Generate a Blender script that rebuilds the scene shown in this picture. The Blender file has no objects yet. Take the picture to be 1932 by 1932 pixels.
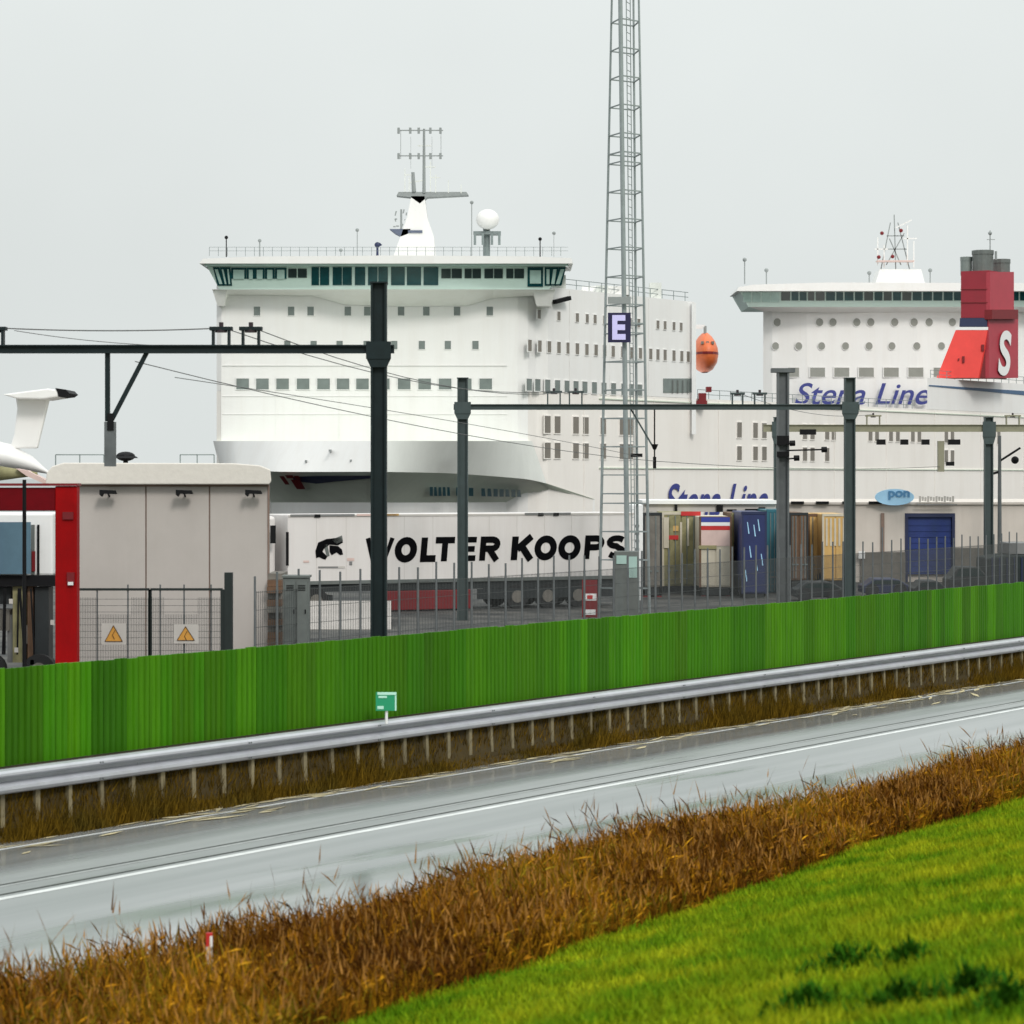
import bpy, math, random
import numpy as np
from mathutils import Vector, Matrix

# ------------------------------------------------------------------ camera, sky, sun, exposure
S = bpy.context.scene
COL = S.collection
F, CX, HY, EYE = 4700.0, 966.0, 900.0, 5.0      # lens in units of a 1932-wide picture, horizon row, eye height
cam_d = bpy.data.cameras.new('camera')
cam = bpy.data.objects.new('camera', cam_d)
COL.objects.link(cam)
cam.location = (0, 0, EYE)
cam.rotation_euler = (math.radians(90), 0, 0)
cam_d.sensor_width = 36
cam_d.lens = 36 * F / 1932
cam_d.shift_y = (HY - 966) / 1932
cam_d.clip_start = 0.5
cam_d.clip_end = 20000
cam_d.dof.use_dof = True
cam_d.dof.focus_distance = 110
cam_d.dof.aperture_fstop = 2.8
S.camera = cam

SUN_DIR = Vector((0.30, -0.74, 0.60)).normalized()          # towards the sun: behind the camera, to the left
world = bpy.data.worlds.new('World')
S.world = world
world.use_nodes = True
nt = world.node_tree
nt.nodes.clear()
def wn(t, **k):
    n = nt.nodes.new(t)
    for a, b in k.items():
        setattr(n, a, b)
    return n
out = wn('ShaderNodeOutputWorld')
bg = wn('ShaderNodeBackground')
bg.inputs['Strength'].default_value = 0.1
sky = wn('ShaderNodeTexSky', sky_type='NISHITA')
sky.sun_disc = False
sky.sun_elevation = math.asin(SUN_DIR.z)
sky.sun_rotation = math.atan2(SUN_DIR.x, SUN_DIR.y)
sky.dust_density = 5.0
tc = wn('ShaderNodeTexCoord')
sep = wn('ShaderNodeSeparateXYZ')
nt.links.new(tc.outputs['Generated'], sep.inputs[0])
mr = wn('ShaderNodeMapRange')                                    # standard overcast sky: zenith three times the horizon
mr.inputs['From Min'].default_value = 0.0
mr.inputs['From Max'].default_value = 1.0
mr.inputs['To Min'].default_value = 7.9
mr.inputs['To Max'].default_value = 20.0
pw = wn('ShaderNodeMath', operation='POWER')
pw.inputs[1].default_value = 1.8
pw.use_clamp = True
nt.links.new(sep.outputs['Z'], pw.inputs[0])
nt.links.new(pw.outputs[0], mr.inputs['Value'])
nz = wn('ShaderNodeTexNoise')
nz.inputs['Scale'].default_value = 5.0
nz.inputs['Detail'].default_value = 4.0
nt.links.new(tc.outputs['Generated'], nz.inputs['Vector'])
mr2 = wn('ShaderNodeMapRange')
mr2.inputs['To Min'].default_value = 0.90
mr2.inputs['To Max'].default_value = 1.08
nt.links.new(nz.outputs['Fac'], mr2.inputs['Value'])
mul = wn('ShaderNodeMath', operation='MULTIPLY')
nt.links.new(mr.outputs[0], mul.inputs[0])
nt.links.new(mr2.outputs[0], mul.inputs[1])
tint = wn('ShaderNodeVectorMath', operation='SCALE')
tint.inputs[0].default_value = (0.96, 1.015, 1.0)
nt.links.new(mul.outputs[0], tint.inputs['Scale'])
hs = wn('ShaderNodeHueSaturation')
hs.inputs['Saturation'].default_value = 0.1
nt.links.new(sky.outputs[0], hs.inputs['Color'])
mx = wn('ShaderNodeMix', data_type='RGBA')
mx.inputs['Factor'].default_value = 0.94
nt.links.new(hs.outputs[0], mx.inputs['A'])
nt.links.new(tint.outputs[0], mx.inputs['B'])
nt.links.new(mx.outputs['Result'], bg.inputs['Color'])
nt.links.new(bg.outputs[0], out.inputs['Surface'])

sun_d = bpy.data.lights.new('sun', 'SUN')
sun_d.energy = 1.5
sun_d.angle = math.radians(14)
sun_d.color = (1.0, 0.96, 0.9)
sun = bpy.data.objects.new('sun', sun_d)
COL.objects.link(sun)
sun.rotation_euler = SUN_DIR.to_track_quat('Z', 'Y').to_euler()
sun.location = (-30, -30, 60)

S.render.engine = 'CYCLES'
S.view_settings.view_transform = 'Standard'
S.view_settings.look = 'None'
S.view_settings.exposure = 0.0
S.view_settings.gamma = 1.0
S.view_settings.use_curve_mapping = False
S.cycles.max_bounces = 6

rnd = random.Random(7)
nrg = np.random.default_rng(11)

# ------------------------------------------------------------------ materials
def mat(name, col, rough=0.6, var=0.12, scale=2.0, bump=0.0, metal=0.0, streak=0.0, dirt=(0.12, 0.09, 0.06),
        stretch=(1, 1, 1), objcol=False, island=0.0, spec=0.5, col2=None, dscale=(1.5, 1.5, 0.12)):
    m = bpy.data.materials.new(name)
    m.use_nodes = True
    t = m.node_tree
    b = t.nodes['Principled BSDF']
    b.inputs['Roughness'].default_value = rough
    b.inputs['Metallic'].default_value = metal
    b.inputs['Specular IOR Level'].default_value = spec
    def nd(ty, **k):
        n = t.nodes.new(ty)
        for a, v in k.items():
            setattr(n, a, v)
        return n
    geo = nd('ShaderNodeNewGeometry')
    mp = nd('ShaderNodeMapping')
    mp.inputs['Scale'].default_value = stretch
    t.links.new(geo.outputs['Position'], mp.inputs['Vector'])
    n1 = nd('ShaderNodeTexNoise')
    n1.inputs['Scale'].default_value = scale
    n1.inputs['Detail'].default_value = 6
    n1.inputs['Roughness'].default_value = 0.65
    t.links.new(mp.outputs[0], n1.inputs['Vector'])
    if objcol:
        oi = nd('ShaderNodeObjectInfo')
        base = oi.outputs['Color']
    else:
        rgb = nd('ShaderNodeRGB')
        rgb.outputs[0].default_value = (*col, 1)
        base = rgb.outputs[0]
    if col2 is not None:
        m2 = nd('ShaderNodeMix', data_type='RGBA')
        r2 = nd('ShaderNodeMapRange')
        r2.inputs['From Min'].default_value = 0.38
        r2.inputs['From Max'].default_value = 0.62
        t.links.new(n1.outputs['Fac'], r2.inputs['Value'])
        t.links.new(r2.outputs[0], m2.inputs['Factor'])
        t.links.new(base, m2.inputs['A'])
        m2.inputs['B'].default_value = (*col2, 1)
        base = m2.outputs['Result']
    rg = nd('ShaderNodeMapRange')
    rg.inputs['From Min'].default_value = 0.25
    rg.inputs['From Max'].default_value = 0.75
    rg.inputs['To Min'].default_value = 1 - var
    rg.inputs['To Max'].default_value = 1 + var
    t.links.new(n1.outputs['Fac'], rg.inputs['Value'])
    sc = nd('ShaderNodeVectorMath', operation='SCALE')
    t.links.new(base, sc.inputs[0])
    t.links.new(rg.outputs[0], sc.inputs['Scale'])
    c = sc.outputs[0]
    if island:
        ri = nd('ShaderNodeMapRange')
        ri.inputs['To Min'].default_value = 1 - island
        ri.inputs['To Max'].default_value = 1 + island
        t.links.new(geo.outputs['Random Per Island'], ri.inputs['Value'])
        s2 = nd('ShaderNodeVectorMath', operation='SCALE')
        t.links.new(c, s2.inputs[0])
        t.links.new(ri.outputs[0], s2.inputs['Scale'])
        c = s2.outputs[0]
    if streak:
        m3 = nd('ShaderNodeMapping')
        m3.inputs['Scale'].default_value = dscale
        t.links.new(geo.outputs['Position'], m3.inputs['Vector'])
        n2 = nd('ShaderNodeTexNoise')
        n2.inputs['Scale'].default_value = 1.0
        n2.inputs['Detail'].default_value = 8
        n2.inputs['Roughness'].default_value = 0.7
        t.links.new(m3.outputs[0], n2.inputs['Vector'])
        rs = nd('ShaderNodeMapRange')
        rs.inputs['From Min'].default_value = 0.45
        rs.inputs['From Max'].default_value = 0.8
        rs.inputs['To Max'].default_value = streak
        t.links.new(n2.outputs['Fac'], rs.inputs['Value'])
        md = nd('ShaderNodeMix', data_type='RGBA')
        t.links.new(rs.outputs[0], md.inputs['Factor'])
        t.links.new(c, md.inputs['A'])
        md.inputs['B'].default_value = (*dirt, 1)
        c = md.outputs['Result']
    t.links.new(c, b.inputs['Base Color'])
    if bump:
        bp = nd('ShaderNodeBump')
        bp.inputs['Strength'].default_value = bump
        bp.inputs['Distance'].default_value = 0.05
        t.links.new(n1.outputs['Fac'], bp.inputs['Height'])
        t.links.new(bp.outputs[0], b.inputs['Normal'])
    return m

M = {}
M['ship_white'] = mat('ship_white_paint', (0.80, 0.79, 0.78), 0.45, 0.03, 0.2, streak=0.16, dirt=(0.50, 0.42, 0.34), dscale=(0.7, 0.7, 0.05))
M['ship_grey'] = mat('grey_green_paint_and_shade', (0.62, 0.68, 0.58), 0.5, 0.08, 0.3, streak=0.2, dirt=(0.4, 0.44, 0.38), dscale=(0.4, 0.4, 0.1))  # strake and deck paint; also paints the shade under the bow
M['ship_flare'] = mat('light_grey_paint_and_shade', (0.70, 0.715, 0.68), 0.5, 0.06, 0.3, streak=0.2, dirt=(0.4, 0.42, 0.38), dscale=(0.4, 0.4, 0.1))  # fittings paint; also paints the shade on the starboard bow
M['ship_cream'] = mat('ship_cream_paint', (0.84, 0.80, 0.76), 0.5, 0.03, 0.2, streak=0.18, dirt=(0.5, 0.42, 0.34), dscale=(0.5, 0.5, 0.05))
M['glass_dark'] = mat('dark_glass', (0.02, 0.035, 0.035), 0.12, 0.2, 1.0, spec=0.6)
M['glass_teal'] = mat('teal_glass', (0.006, 0.05, 0.055), 0.15, 0.3, 1.0, spec=0.4)
M['glass_pale'] = mat('pale_green_glass', (0.36, 0.50, 0.46), 0.15, 0.12, 1.0)
M['glass_grey'] = mat('grey_window_glass', (0.17, 0.2, 0.19), 0.2, 0.2, 0.8)
M['glass_blue'] = mat('blue_grey_glass', (0.09, 0.16, 0.22), 0.15, 0.2, 0.8)
M['port_grey'] = mat('pale_grey_porthole', (0.27, 0.275, 0.25), 0.3, 0.1, 0.8)
M['mint'] = mat('mint_green_bridge_paint', (0.50, 0.63, 0.58), 0.4, 0.04, 0.5)
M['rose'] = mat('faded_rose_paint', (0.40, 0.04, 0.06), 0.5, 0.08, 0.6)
M['brown_glass'] = mat('brown_tinted_window', (0.19, 0.17, 0.145), 0.3, 0.15, 0.8)
M['mast_grey'] = mat('grey_mast_paint', (0.26, 0.28, 0.28), 0.5, 0.1)
M['radar_blue'] = mat('slate_blue_paint', (0.10, 0.12, 0.18), 0.5, 0.1)
M['navy'] = mat('navy_paint', (0.012, 0.02, 0.07), 0.5, 0.1)
M['line_blue'] = mat('blue_lettering_paint', (0.03, 0.04, 0.22), 0.5, 0.05)
M['stripe_blue'] = mat('steel_blue_stripe', (0.06, 0.12, 0.22), 0.5, 0.05)
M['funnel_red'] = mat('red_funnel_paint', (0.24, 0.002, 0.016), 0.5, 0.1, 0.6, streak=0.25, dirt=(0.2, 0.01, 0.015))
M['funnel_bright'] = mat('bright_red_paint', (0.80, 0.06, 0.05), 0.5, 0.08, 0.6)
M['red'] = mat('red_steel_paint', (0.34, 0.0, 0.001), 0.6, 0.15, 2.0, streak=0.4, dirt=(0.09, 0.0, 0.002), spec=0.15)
M['red_shadow'] = mat('shaded_red_beam', (0.15, 0.0, 0.004), 0.6, 0.25, 1.5, spec=0.15)  # darker copy of the portal red, shade painted into the beam
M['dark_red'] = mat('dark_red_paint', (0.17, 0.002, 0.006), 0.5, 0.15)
M['orange'] = mat('orange_fibreglass', (0.72, 0.16, 0.05), 0.45, 0.1)
M['gantry'] = mat('dark_green_steel', (0.006, 0.014, 0.016), 0.5, 0.3, 3.0, streak=0.2, dirt=(0.02, 0.03, 0.03), spec=0.25)
M['gantry_far'] = mat('grey_green_steel', (0.035, 0.055, 0.056), 0.5, 0.2, 3.0, streak=0.3, dirt=(0.08, 0.09, 0.09))
M['olive_steel'] = mat('olive_galvanised_steel', (0.24, 0.23, 0.16), 0.55, 0.15, 3.0)
M['mast_steel'] = mat('weathered_grey_steel', (0.10, 0.11, 0.115), 0.55, 0.25, 2.0, streak=0.4, dirt=(0.03, 0.035, 0.035))
M['galv'] = mat('galvanised_steel', (0.19, 0.225, 0.225), 0.5, 0.2, 4.0, metal=0.2)
M['black'] = mat('black_metal', (0.004, 0.004, 0.005), 0.6, 0.2, spec=0.2)
M['rubber'] = mat('tyre_rubber', (0.012, 0.012, 0.013), 0.8, 0.2)
M['insul'] = mat('dark_ceramic_insulator', (0.02, 0.008, 0.014), 0.35, 0.1)
M['wire'] = mat('catenary_wire', (0.10, 0.10, 0.10), 0.5, 0.1)
M['sign_navy'] = mat('navy_sign_plate', (0.006, 0.003, 0.05), 0.4, 0.05)
M['sign_lilac'] = mat('lavender_lettering', (0.62, 0.58, 0.95), 0.5, 0.03)
M['mast_pale'] = mat('pale_galvanised_steel', (0.26, 0.295, 0.30), 0.5, 0.15, 4.0, metal=0.1)
M['fence_mesh'] = mat('grey_wire_mesh', (0.055, 0.06, 0.06), 0.5, 0.1)
M['fence_post'] = mat('grey_fence_post', (0.11, 0.12, 0.125), 0.55, 0.25, 5)
M['gate'] = mat('dark_gate_steel', (0.01, 0.017, 0.016), 0.5, 0.2)
M['board'] = mat('green_painted_board', (0.03, 0.17, 0.005), 0.5, 0.22, 3.0, objcol=True, stretch=(5, 5, 0.25), streak=0.35, dirt=(0.018, 0.09, 0.002), dscale=(9, 9, 0.35), spec=0.15)
M['rail'] = mat('galvanised_rail', (0.50, 0.51, 0.55), 0.42, 0.1, 2.0, metal=0.25, streak=0.3, dirt=(0.25, 0.25, 0.27))
M['recess'] = mat('dark_waler', (0.02, 0.022, 0.035), 0.6, 0.2, 2.0)
M['lilac'] = mat('lilac_grey_concrete', (0.21, 0.20, 0.235), 0.7, 0.2, 1.5, bump=0.2, streak=0.3)
M['plank'] = mat('mossy_brown_plank', (0.032, 0.020, 0.006), 0.9, 0.45, 2.5, bump=0.3, col2=(0.075, 0.055, 0.008), stretch=(1, 1, 0.5))
M['batten'] = mat('weathered_post_steel', (0.21, 0.175, 0.10), 0.7, 0.6, 1.3, bump=0.2, streak=0.5, dirt=(0.06, 0.04, 0.015))
M['debris'] = mat('pale_reed_debris', (0.42, 0.36, 0.22), 0.8, 0.3, 3, island=0.3)
M['building'] = mat('beige_panel', (0.46, 0.42, 0.395), 0.6, 0.05, 0.8, streak=0.15, dirt=(0.3, 0.26, 0.22))
M['fascia'] = mat('cream_fascia', (0.66, 0.62, 0.57), 0.6, 0.06, 6.0, bump=0.15)
M['joint'] = mat('brown_joint', (0.22, 0.15, 0.12), 0.7, 0.1)
M['trailer'] = mat('white_trailer_panel', (0.68, 0.645, 0.63), 0.35, 0.03, 0.6, streak=0.3, dirt=(0.46, 0.40, 0.36))
M['lettering'] = mat('black_lettering', (0.003, 0.003, 0.004), 0.8, 0.05, spec=0.05)
M['white'] = mat('white_paint', (0.78, 0.78, 0.78), 0.5, 0.04)
M['grey'] = mat('grey_paint', (0.18, 0.18, 0.18), 0.6, 0.12)
M['cabinet'] = mat('grey_cabinet', (0.12, 0.135, 0.13), 0.55, 0.2, 3, streak=0.3)
M['skirt'] = mat('dark_chassis', (0.012, 0.016, 0.018), 0.6, 0.3)
M['brown'] = mat('rusty_brown_panel', (0.14, 0.075, 0.04), 0.7, 0.35, 2.5, streak=0.4, dirt=(0.05, 0.03, 0.02))
M['taupe'] = mat('taupe_panel', (0.17, 0.155, 0.135), 0.7, 0.25, 2.5, streak=0.4, dirt=(0.06, 0.05, 0.04))
M['olive'] = mat('olive_panel', (0.26, 0.24, 0.12), 0.7, 0.3, 3, streak=0.35, dirt=(0.1, 0.07, 0.03))
M['cream'] = mat('cream_panel', (0.55, 0.50, 0.40), 0.6, 0.1, 2, streak=0.2)
M['yellow'] = mat('ochre_yellow_panel', (0.58, 0.36, 0.12), 0.6, 0.12, 2, streak=0.2)
M['curtain'] = mat('navy_curtain', (0.012, 0.022, 0.10), 0.5, 0.2, 1.5)
M['teal'] = mat('teal_panel', (0.02, 0.13, 0.17), 0.5, 0.2, 1.5)
M['band_blue'] = mat('blue_band', (0.03, 0.05, 0.3), 0.5, 0.05)
M['band_red'] = mat('red_band', (0.5, 0.02, 0.02), 0.5, 0.08)
M['pink'] = mat('pale_pink_panel', (0.62, 0.46, 0.42), 0.5, 0.1, 2)
M['shed'] = mat('cream_shed_cladding', (0.60, 0.54, 0.49), 0.6, 0.04, 1.0, streak=0.15)
M['door_blue'] = mat('blue_roller_door', (0.01, 0.03, 0.17), 0.5, 0.25, 0.8, streak=0.4, dirt=(0.01, 0.04, 0.07), dscale=(2, 2, 0.4))
M['sign_sky'] = mat('pale_blue_sign', (0.36, 0.62, 0.85), 0.5, 0.04)
M['sign_blue'] = mat('mid_blue_sign', (0.07, 0.22, 0.42), 0.5, 0.05)
M['sign_green'] = mat('green_sign', (0.01, 0.28, 0.13), 0.45, 0.05)
M['sign_pale'] = mat('pale_mint_sign_border', (0.45, 0.75, 0.62), 0.5, 0.05)
M['warn_yellow'] = mat('orange_yellow_warning', (0.62, 0.30, 0.05), 0.5, 0.06)
M['warn_black'] = mat('warning_black', (0.05, 0.02, 0.005), 0.5, 0.06)
M['warn_board'] = mat('pale_sign_board', (0.50, 0.47, 0.44), 0.5, 0.06)
M['ground'] = mat('dark_wet_asphalt', (0.04, 0.041, 0.043), 0.75, 0.35, 0.5, bump=0.1, col2=(0.085, 0.082, 0.076), spec=0.2)
M['pad'] = mat('pale_concrete_pad', (0.36, 0.33, 0.31), 0.85, 0.15, 0.6, bump=0.1)
M['seabed'] = mat('harbour_water', (0.05, 0.07, 0.07), 0.15, 0.1, 0.2)
M['soil'] = mat('dike_turf', (0.09, 0.18, 0.004), 0.95, 0.4, 0.9, col2=(0.16, 0.20, 0.005), spec=0.05)
M['mud'] = mat('bank_mud', (0.045, 0.03, 0.007), 0.95, 0.3, 1.5)
M['grass'] = mat('grass_blades', (0.10, 0.225, 0.004), 0.8, 0.35, 0.8, island=0.35, col2=(0.24, 0.26, 0.006), spec=0.05)
M['weed'] = mat('dark_leaf', (0.022, 0.085, 0.003), 0.9, 0.3, 3, spec=0.05)
M['reed'] = mat('dry_reed', (0.24, 0.092, 0.007), 0.9, 0.4, 0.6, island=0.8, col2=(0.36, 0.175, 0.008), spec=0.05)
M['plume'] = mat('reed_plume', (0.27, 0.13, 0.03), 0.9, 0.3, 0.6, island=0.6, spec=0.1)
M['reed_olive'] = mat('olive_reed', (0.17, 0.13, 0.008), 0.9, 0.4, 0.6, island=0.7, col2=(0.24, 0.15, 0.01), spec=0.03)
M['reed_dark'] = mat('dead_reed_and_shade', (0.085, 0.030, 0.006), 0.95, 0.4, 0.6, island=0.7, col2=(0.14, 0.055, 0.005), spec=0.03)  # dark brown also stands in for shadow patches among the reeds
M['hose'] = mat('white_floating_line', (0.75, 0.76, 0.75), 0.5, 0.05)
M['hedge'] = mat('dark_cover', (0.008, 0.016, 0.016), 0.7, 0.3)

def road_mat():
    """wet asphalt: a film of water, smoother in wheel tracks and puddles that lie along the road"""
    m = bpy.data.materials.new('wet_asphalt')
    m.use_nodes = True
    t = m.node_tree
    b = t.nodes['Principled BSDF']
    b.inputs['IOR'].default_value = 2.2
    def nd(ty, **k):
        n_ = t.nodes.new(ty)
        for a_, v_ in k.items(): setattr(n_, a_, v_)
        return n_
    geo = nd('ShaderNodeNewGeometry')
    def noise(sx, sy, detail, rot=0.0):
        mp = nd('ShaderNodeMapping')
        mp.vector_type = 'TEXTURE'
        mp.inputs['Rotation'].default_value = (0, 0, math.atan2(D.y, D.x) + rot)
        mp.inputs['Scale'].default_value = (1 / sx, 1 / sy, 1)
        t.links.new(geo.outputs['Position'], mp.inputs['Vector'])
        n_ = nd('ShaderNodeTexNoise')
        n_.inputs['Scale'].default_value = 1.0
        n_.inputs['Detail'].default_value = detail
        t.links.new(mp.outputs[0], n_.inputs['Vector'])
        return n_.outputs['Fac']
    def ramp(src, f0, f1, t0, t1):
        q = nd('ShaderNodeMapRange')
        for k, v in (('From Min', f0), ('From Max', f1), ('To Min', t0), ('To Max', t1)): q.inputs[k].default_value = v
        t.links.new(src, q.inputs['Value'])
        return q.outputs[0]
    wet = noise(0.10, 0.9, 4)
    sub = nd('ShaderNodeVectorMath', operation='SUBTRACT'); sub.inputs[1].default_value = tuple(F0)
    t.links.new(geo.outputs['Position'], sub.inputs[0])
    dot = nd('ShaderNodeVectorMath', operation='DOT_PRODUCT'); dot.inputs[1].default_value = tuple(N)
    t.links.new(sub.outputs[0], dot.inputs[0])
    fray = nd('ShaderNodeMath', operation='MULTIPLY_ADD'); fray.inputs[1].default_value = 2.4
    t.links.new(wet, fray.inputs[0]); t.links.new(dot.outputs['Value'], fray.inputs[2])
    pud = nd('ShaderNodeMath', operation='MAXIMUM')                # water gathers along both low edges
    t.links.new(ramp(fray.outputs[0], 7.8, 8.5, 0, 1), pud.inputs[0]); t.links.new(ramp(fray.outputs[0], 4.7, 3.3, 0, 1), pud.inputs[1])
    film = nd('ShaderNodeMath', operation='MAXIMUM')
    t.links.new(pud.outputs[0], film.inputs[0]); t.links.new(ramp(wet, 0.40, 0.30, 0, 0.8), film.inputs[1])
    t.links.new(ramp(film.outputs[0], 0, 1, 0.44, 0.09), b.inputs['Roughness'])
    worn = noise(0.06, 1.6, 5, 0.02)
    mixc = nd('ShaderNodeMix', data_type='RGBA')
    t.links.new(ramp(worn, 0.35, 0.65, 0, 1), mixc.inputs['Factor'])
    mixc.inputs['A'].default_value = (0.20, 0.213, 0.216, 1)
    mixc.inputs['B'].default_value = (0.28, 0.29, 0.295, 1)
    t.links.new(mixc.outputs['Result'], b.inputs['Base Color'])
    add = nd('ShaderNodeMath', operation='MULTIPLY_ADD')
    add.inputs[1].default_value = 0.35
    t.links.new(noise(25, 25, 2), add.inputs[0])
    sc = nd('ShaderNodeMath', operation='MULTIPLY'); sc.inputs[1].default_value = 6.0
    t.links.new(noise(0.22, 0.8, 1.0), sc.inputs[0])
    t.links.new(sc.outputs[0], add.inputs[2])
    bp = nd('ShaderNodeBump')
    bp.inputs['Strength'].default_value = 1.0
    bp.inputs['Distance'].default_value = 0.004
    t.links.new(add.outputs[0], bp.inputs['Height'])
    t.links.new(bp.outputs[0], b.inputs['Normal'])
    return m

# ------------------------------------------------------------------ mesh helpers
WO = {}                                     # world offset of every parent (no parent is ever rotated)
def P(x, y, d):
    """point that the photograph shows at column x, row y (1932 scale), standing d metres away"""
    return Vector(((x - CX) * d / F, d, EYE - (y - HY) * d / F))
def hit(p0, dr, x, y):
    """same, on the upright plane through p0 along dr"""
    u = (x - CX) / F
    s = (u * p0[1] - p0[0]) / (dr[0] - u * dr[1])
    d = p0[1] + s * dr[1]
    return P(x, y, d)

class MB:
    def __init__(self):
        self.v, self.f = [], []
        self.M = None
    def add(self, vs, fs):
        n = len(self.v)
        for p in vs:
            p = Vector(p)
            self.v.append(self.M @ p if self.M else p)
        self.f += [tuple(i + n for i in q) for q in fs]
        return self
    def box(self, x0, x1, y0, y1, z0, z1):
        return self.add([(x0, y0, z0), (x1, y0, z0), (x1, y1, z0), (x0, y1, z0), (x0, y0, z1), (x1, y0, z1), (x1, y1, z1), (x0, y1, z1)],
                        [(0, 3, 2, 1), (4, 5, 6, 7), (0, 1, 5, 4), (1, 2, 6, 5), (2, 3, 7, 6), (3, 0, 4, 7)])
    def pbox(self, x0, y0, x1, y1, d, thick):
        """box whose near face fills the photo rectangle at distance d"""
        a, b = P(x0, y0, d), P(x1, y1, d)
        return self.box(min(a.x, b.x), max(a.x, b.x), d, d + thick, min(a.z, b.z), max(a.z, b.z))
    def prism(self, pts, ext):
        """polygon (counter-clockwise from the front) pushed along ext"""
        n = len(pts)
        e = Vector(ext)
        vs = [Vector(p) for p in pts] + [Vector(p) + e for p in pts]
        fs = [tuple(range(n)), tuple(range(2 * n - 1, n - 1, -1))]
        fs += [(i, i + n, (i + 1) % n + n, (i + 1) % n) for i in range(n)]
        return self.add(vs, fs)
    def beam(self, p, q, w, h=None):
        p, q = Vector(p), Vector(q)
        h = h or w
        z = (q - p).normalized()
        up = Vector((0, 0, 1)) if abs(z.z) < 0.95 else Vector((0, 1, 0))
        a = z.cross(up).normalized() * (w / 2)
        b = a.cross(z).normalized() * (h / 2)
        vs = [c + i * a + j * b for c in (p, q) for i, j in ((-1, -1), (1, -1), (1, 1), (-1, 1))]
        return self.add(vs, [(0, 1, 2, 3), (7, 6, 5, 4), (0, 4, 5, 1), (1, 5, 6, 2), (2, 6, 7, 3), (3, 7, 4, 0)])
    def tube(self, p, q, r0, r1=None, n=8):
        p, q = Vector(p), Vector(q)
        r1 = r0 if r1 is None else r1
        z = (q - p).normalized()
        up = Vector((0, 0, 1)) if abs(z.z) < 0.95 else Vector((0, 1, 0))
        a = z.cross(up).normalized()
        b = a.cross(z).normalized()
        vs = []
        for c, r in ((p, r0), (q, r1)):
            for i in range(n):
                t = 2 * math.pi * i / n
                vs.append(c + (a * math.cos(t) + b * math.sin(t)) * r)
        fs = [(i, (i + 1) % n, (i + 1) % n + n, i + n) for i in range(n)]
        fs += [tuple(range(n - 1, -1, -1)), tuple(range(n, 2 * n))]
        return self.add(vs, fs)
    def ball(self, c, r, nu=12, nv=8, sx=1, sy=1, sz=1):
        c = Vector(c)
        vs, fs = [], []
        for j in range(nv + 1):
            ph = math.pi * j / nv
            for i in range(nu):
                t = 2 * math.pi * i / nu
                vs.append(c + Vector((r * sx * math.sin(ph) * math.cos(t), r * sy * math.sin(ph) * math.sin(t), r * sz * math.cos(ph))))
        for j in range(nv):
            for i in range(nu):
                fs.append((j * nu + i, (j + 1) * nu + i, (j + 1) * nu + (i + 1) % nu, j * nu + (i + 1) % nu))
        return self.add(vs, fs)
    def loft(self, rows, cap=False):
        n = len(rows[0])
        vs = [p for r in rows for p in r]
        fs = [(j * n + i, j * n + i + 1, (j + 1) * n + i + 1, (j + 1) * n + i) for j in range(len(rows) - 1) for i in range(n - 1)]
        return self.add(vs, fs)
    def hsec(self, x, y, z0, z1, w, dp, t=0.03):
        """upright H-section post"""
        self.box(x - w / 2, x - w / 2 + t, y - dp / 2, y + dp / 2, z0, z1)
        self.box(x + w / 2 - t, x + w / 2, y - dp / 2, y + dp / 2, z0, z1)
        return self.box(x - w / 2 + t, x + w / 2 - t, y - t / 2, y + t / 2, z0, z1)
    def build(self, name, m, parent=None, smooth=False, kind=None, label=None, cat=None, group=None, bevel=0.0):
        if parent is None:
            xs = [p.x for p in self.v]; ys = [p.y for p in self.v]; zs = [p.z for p in self.v]
            o0 = Vector(((min(xs) + max(xs)) / 2, (min(ys) + max(ys)) / 2, min(zs)))
        else:
            o0 = WO[parent.name]
        me = bpy.data.meshes.new(name)
        me.from_pydata([tuple(p - o0) for p in self.v], [], self.f)
        me.materials.append(m if not isinstance(m, str) else M[m])
        if smooth:
            me.polygons.foreach_set('use_smooth', [True] * len(me.polygons))
        me.update()
        o = bpy.data.objects.new(name, me)
        COL.objects.link(o)
        WO[o.name] = o0
        if parent is None:
            o.location = o0
        else:
            o.parent = parent
        if bevel:
            bv = o.modifiers.new('edge', 'BEVEL')
            bv.width = bevel
            bv.segments = 2
        for k, v in (('label', label), ('category', cat), ('group', group), ('kind', kind)):
            if v:
                o[k] = v
        return o

def thing(name, label, cat, loc, group=None):
    o = bpy.data.objects.new(name, None)
    COL.objects.link(o)
    o.location = loc
    o.empty_display_size = 0.3
    o['label'] = label
    o['category'] = cat
    if group:
        o['group'] = group
    WO[o.name] = Vector(loc)
    return o

def raw_mesh(name, v, f, m, kind, parent=None, label=None, cat=None):
    """big numpy mesh of triangles/quads, one size of face"""
    me = bpy.data.meshes.new(name)
    k = f.shape[1]
    me.vertices.add(len(v)); me.loops.add(f.size); me.polygons.add(len(f))
    me.vertices.foreach_set('co', v.astype(np.float32).ravel())
    me.loops.foreach_set('vertex_index', f.astype(np.int32).ravel())
    me.polygons.foreach_set('loop_start', np.arange(0, f.size, k, dtype=np.int32))
    me.update(calc_edges=True)
    me.materials.append(M[m])
    o = bpy.data.objects.new(name, me)
    COL.objects.link(o)
    o['kind'] = kind
    if label: o['label'] = label
    if cat: o['category'] = cat
    return o

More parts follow.
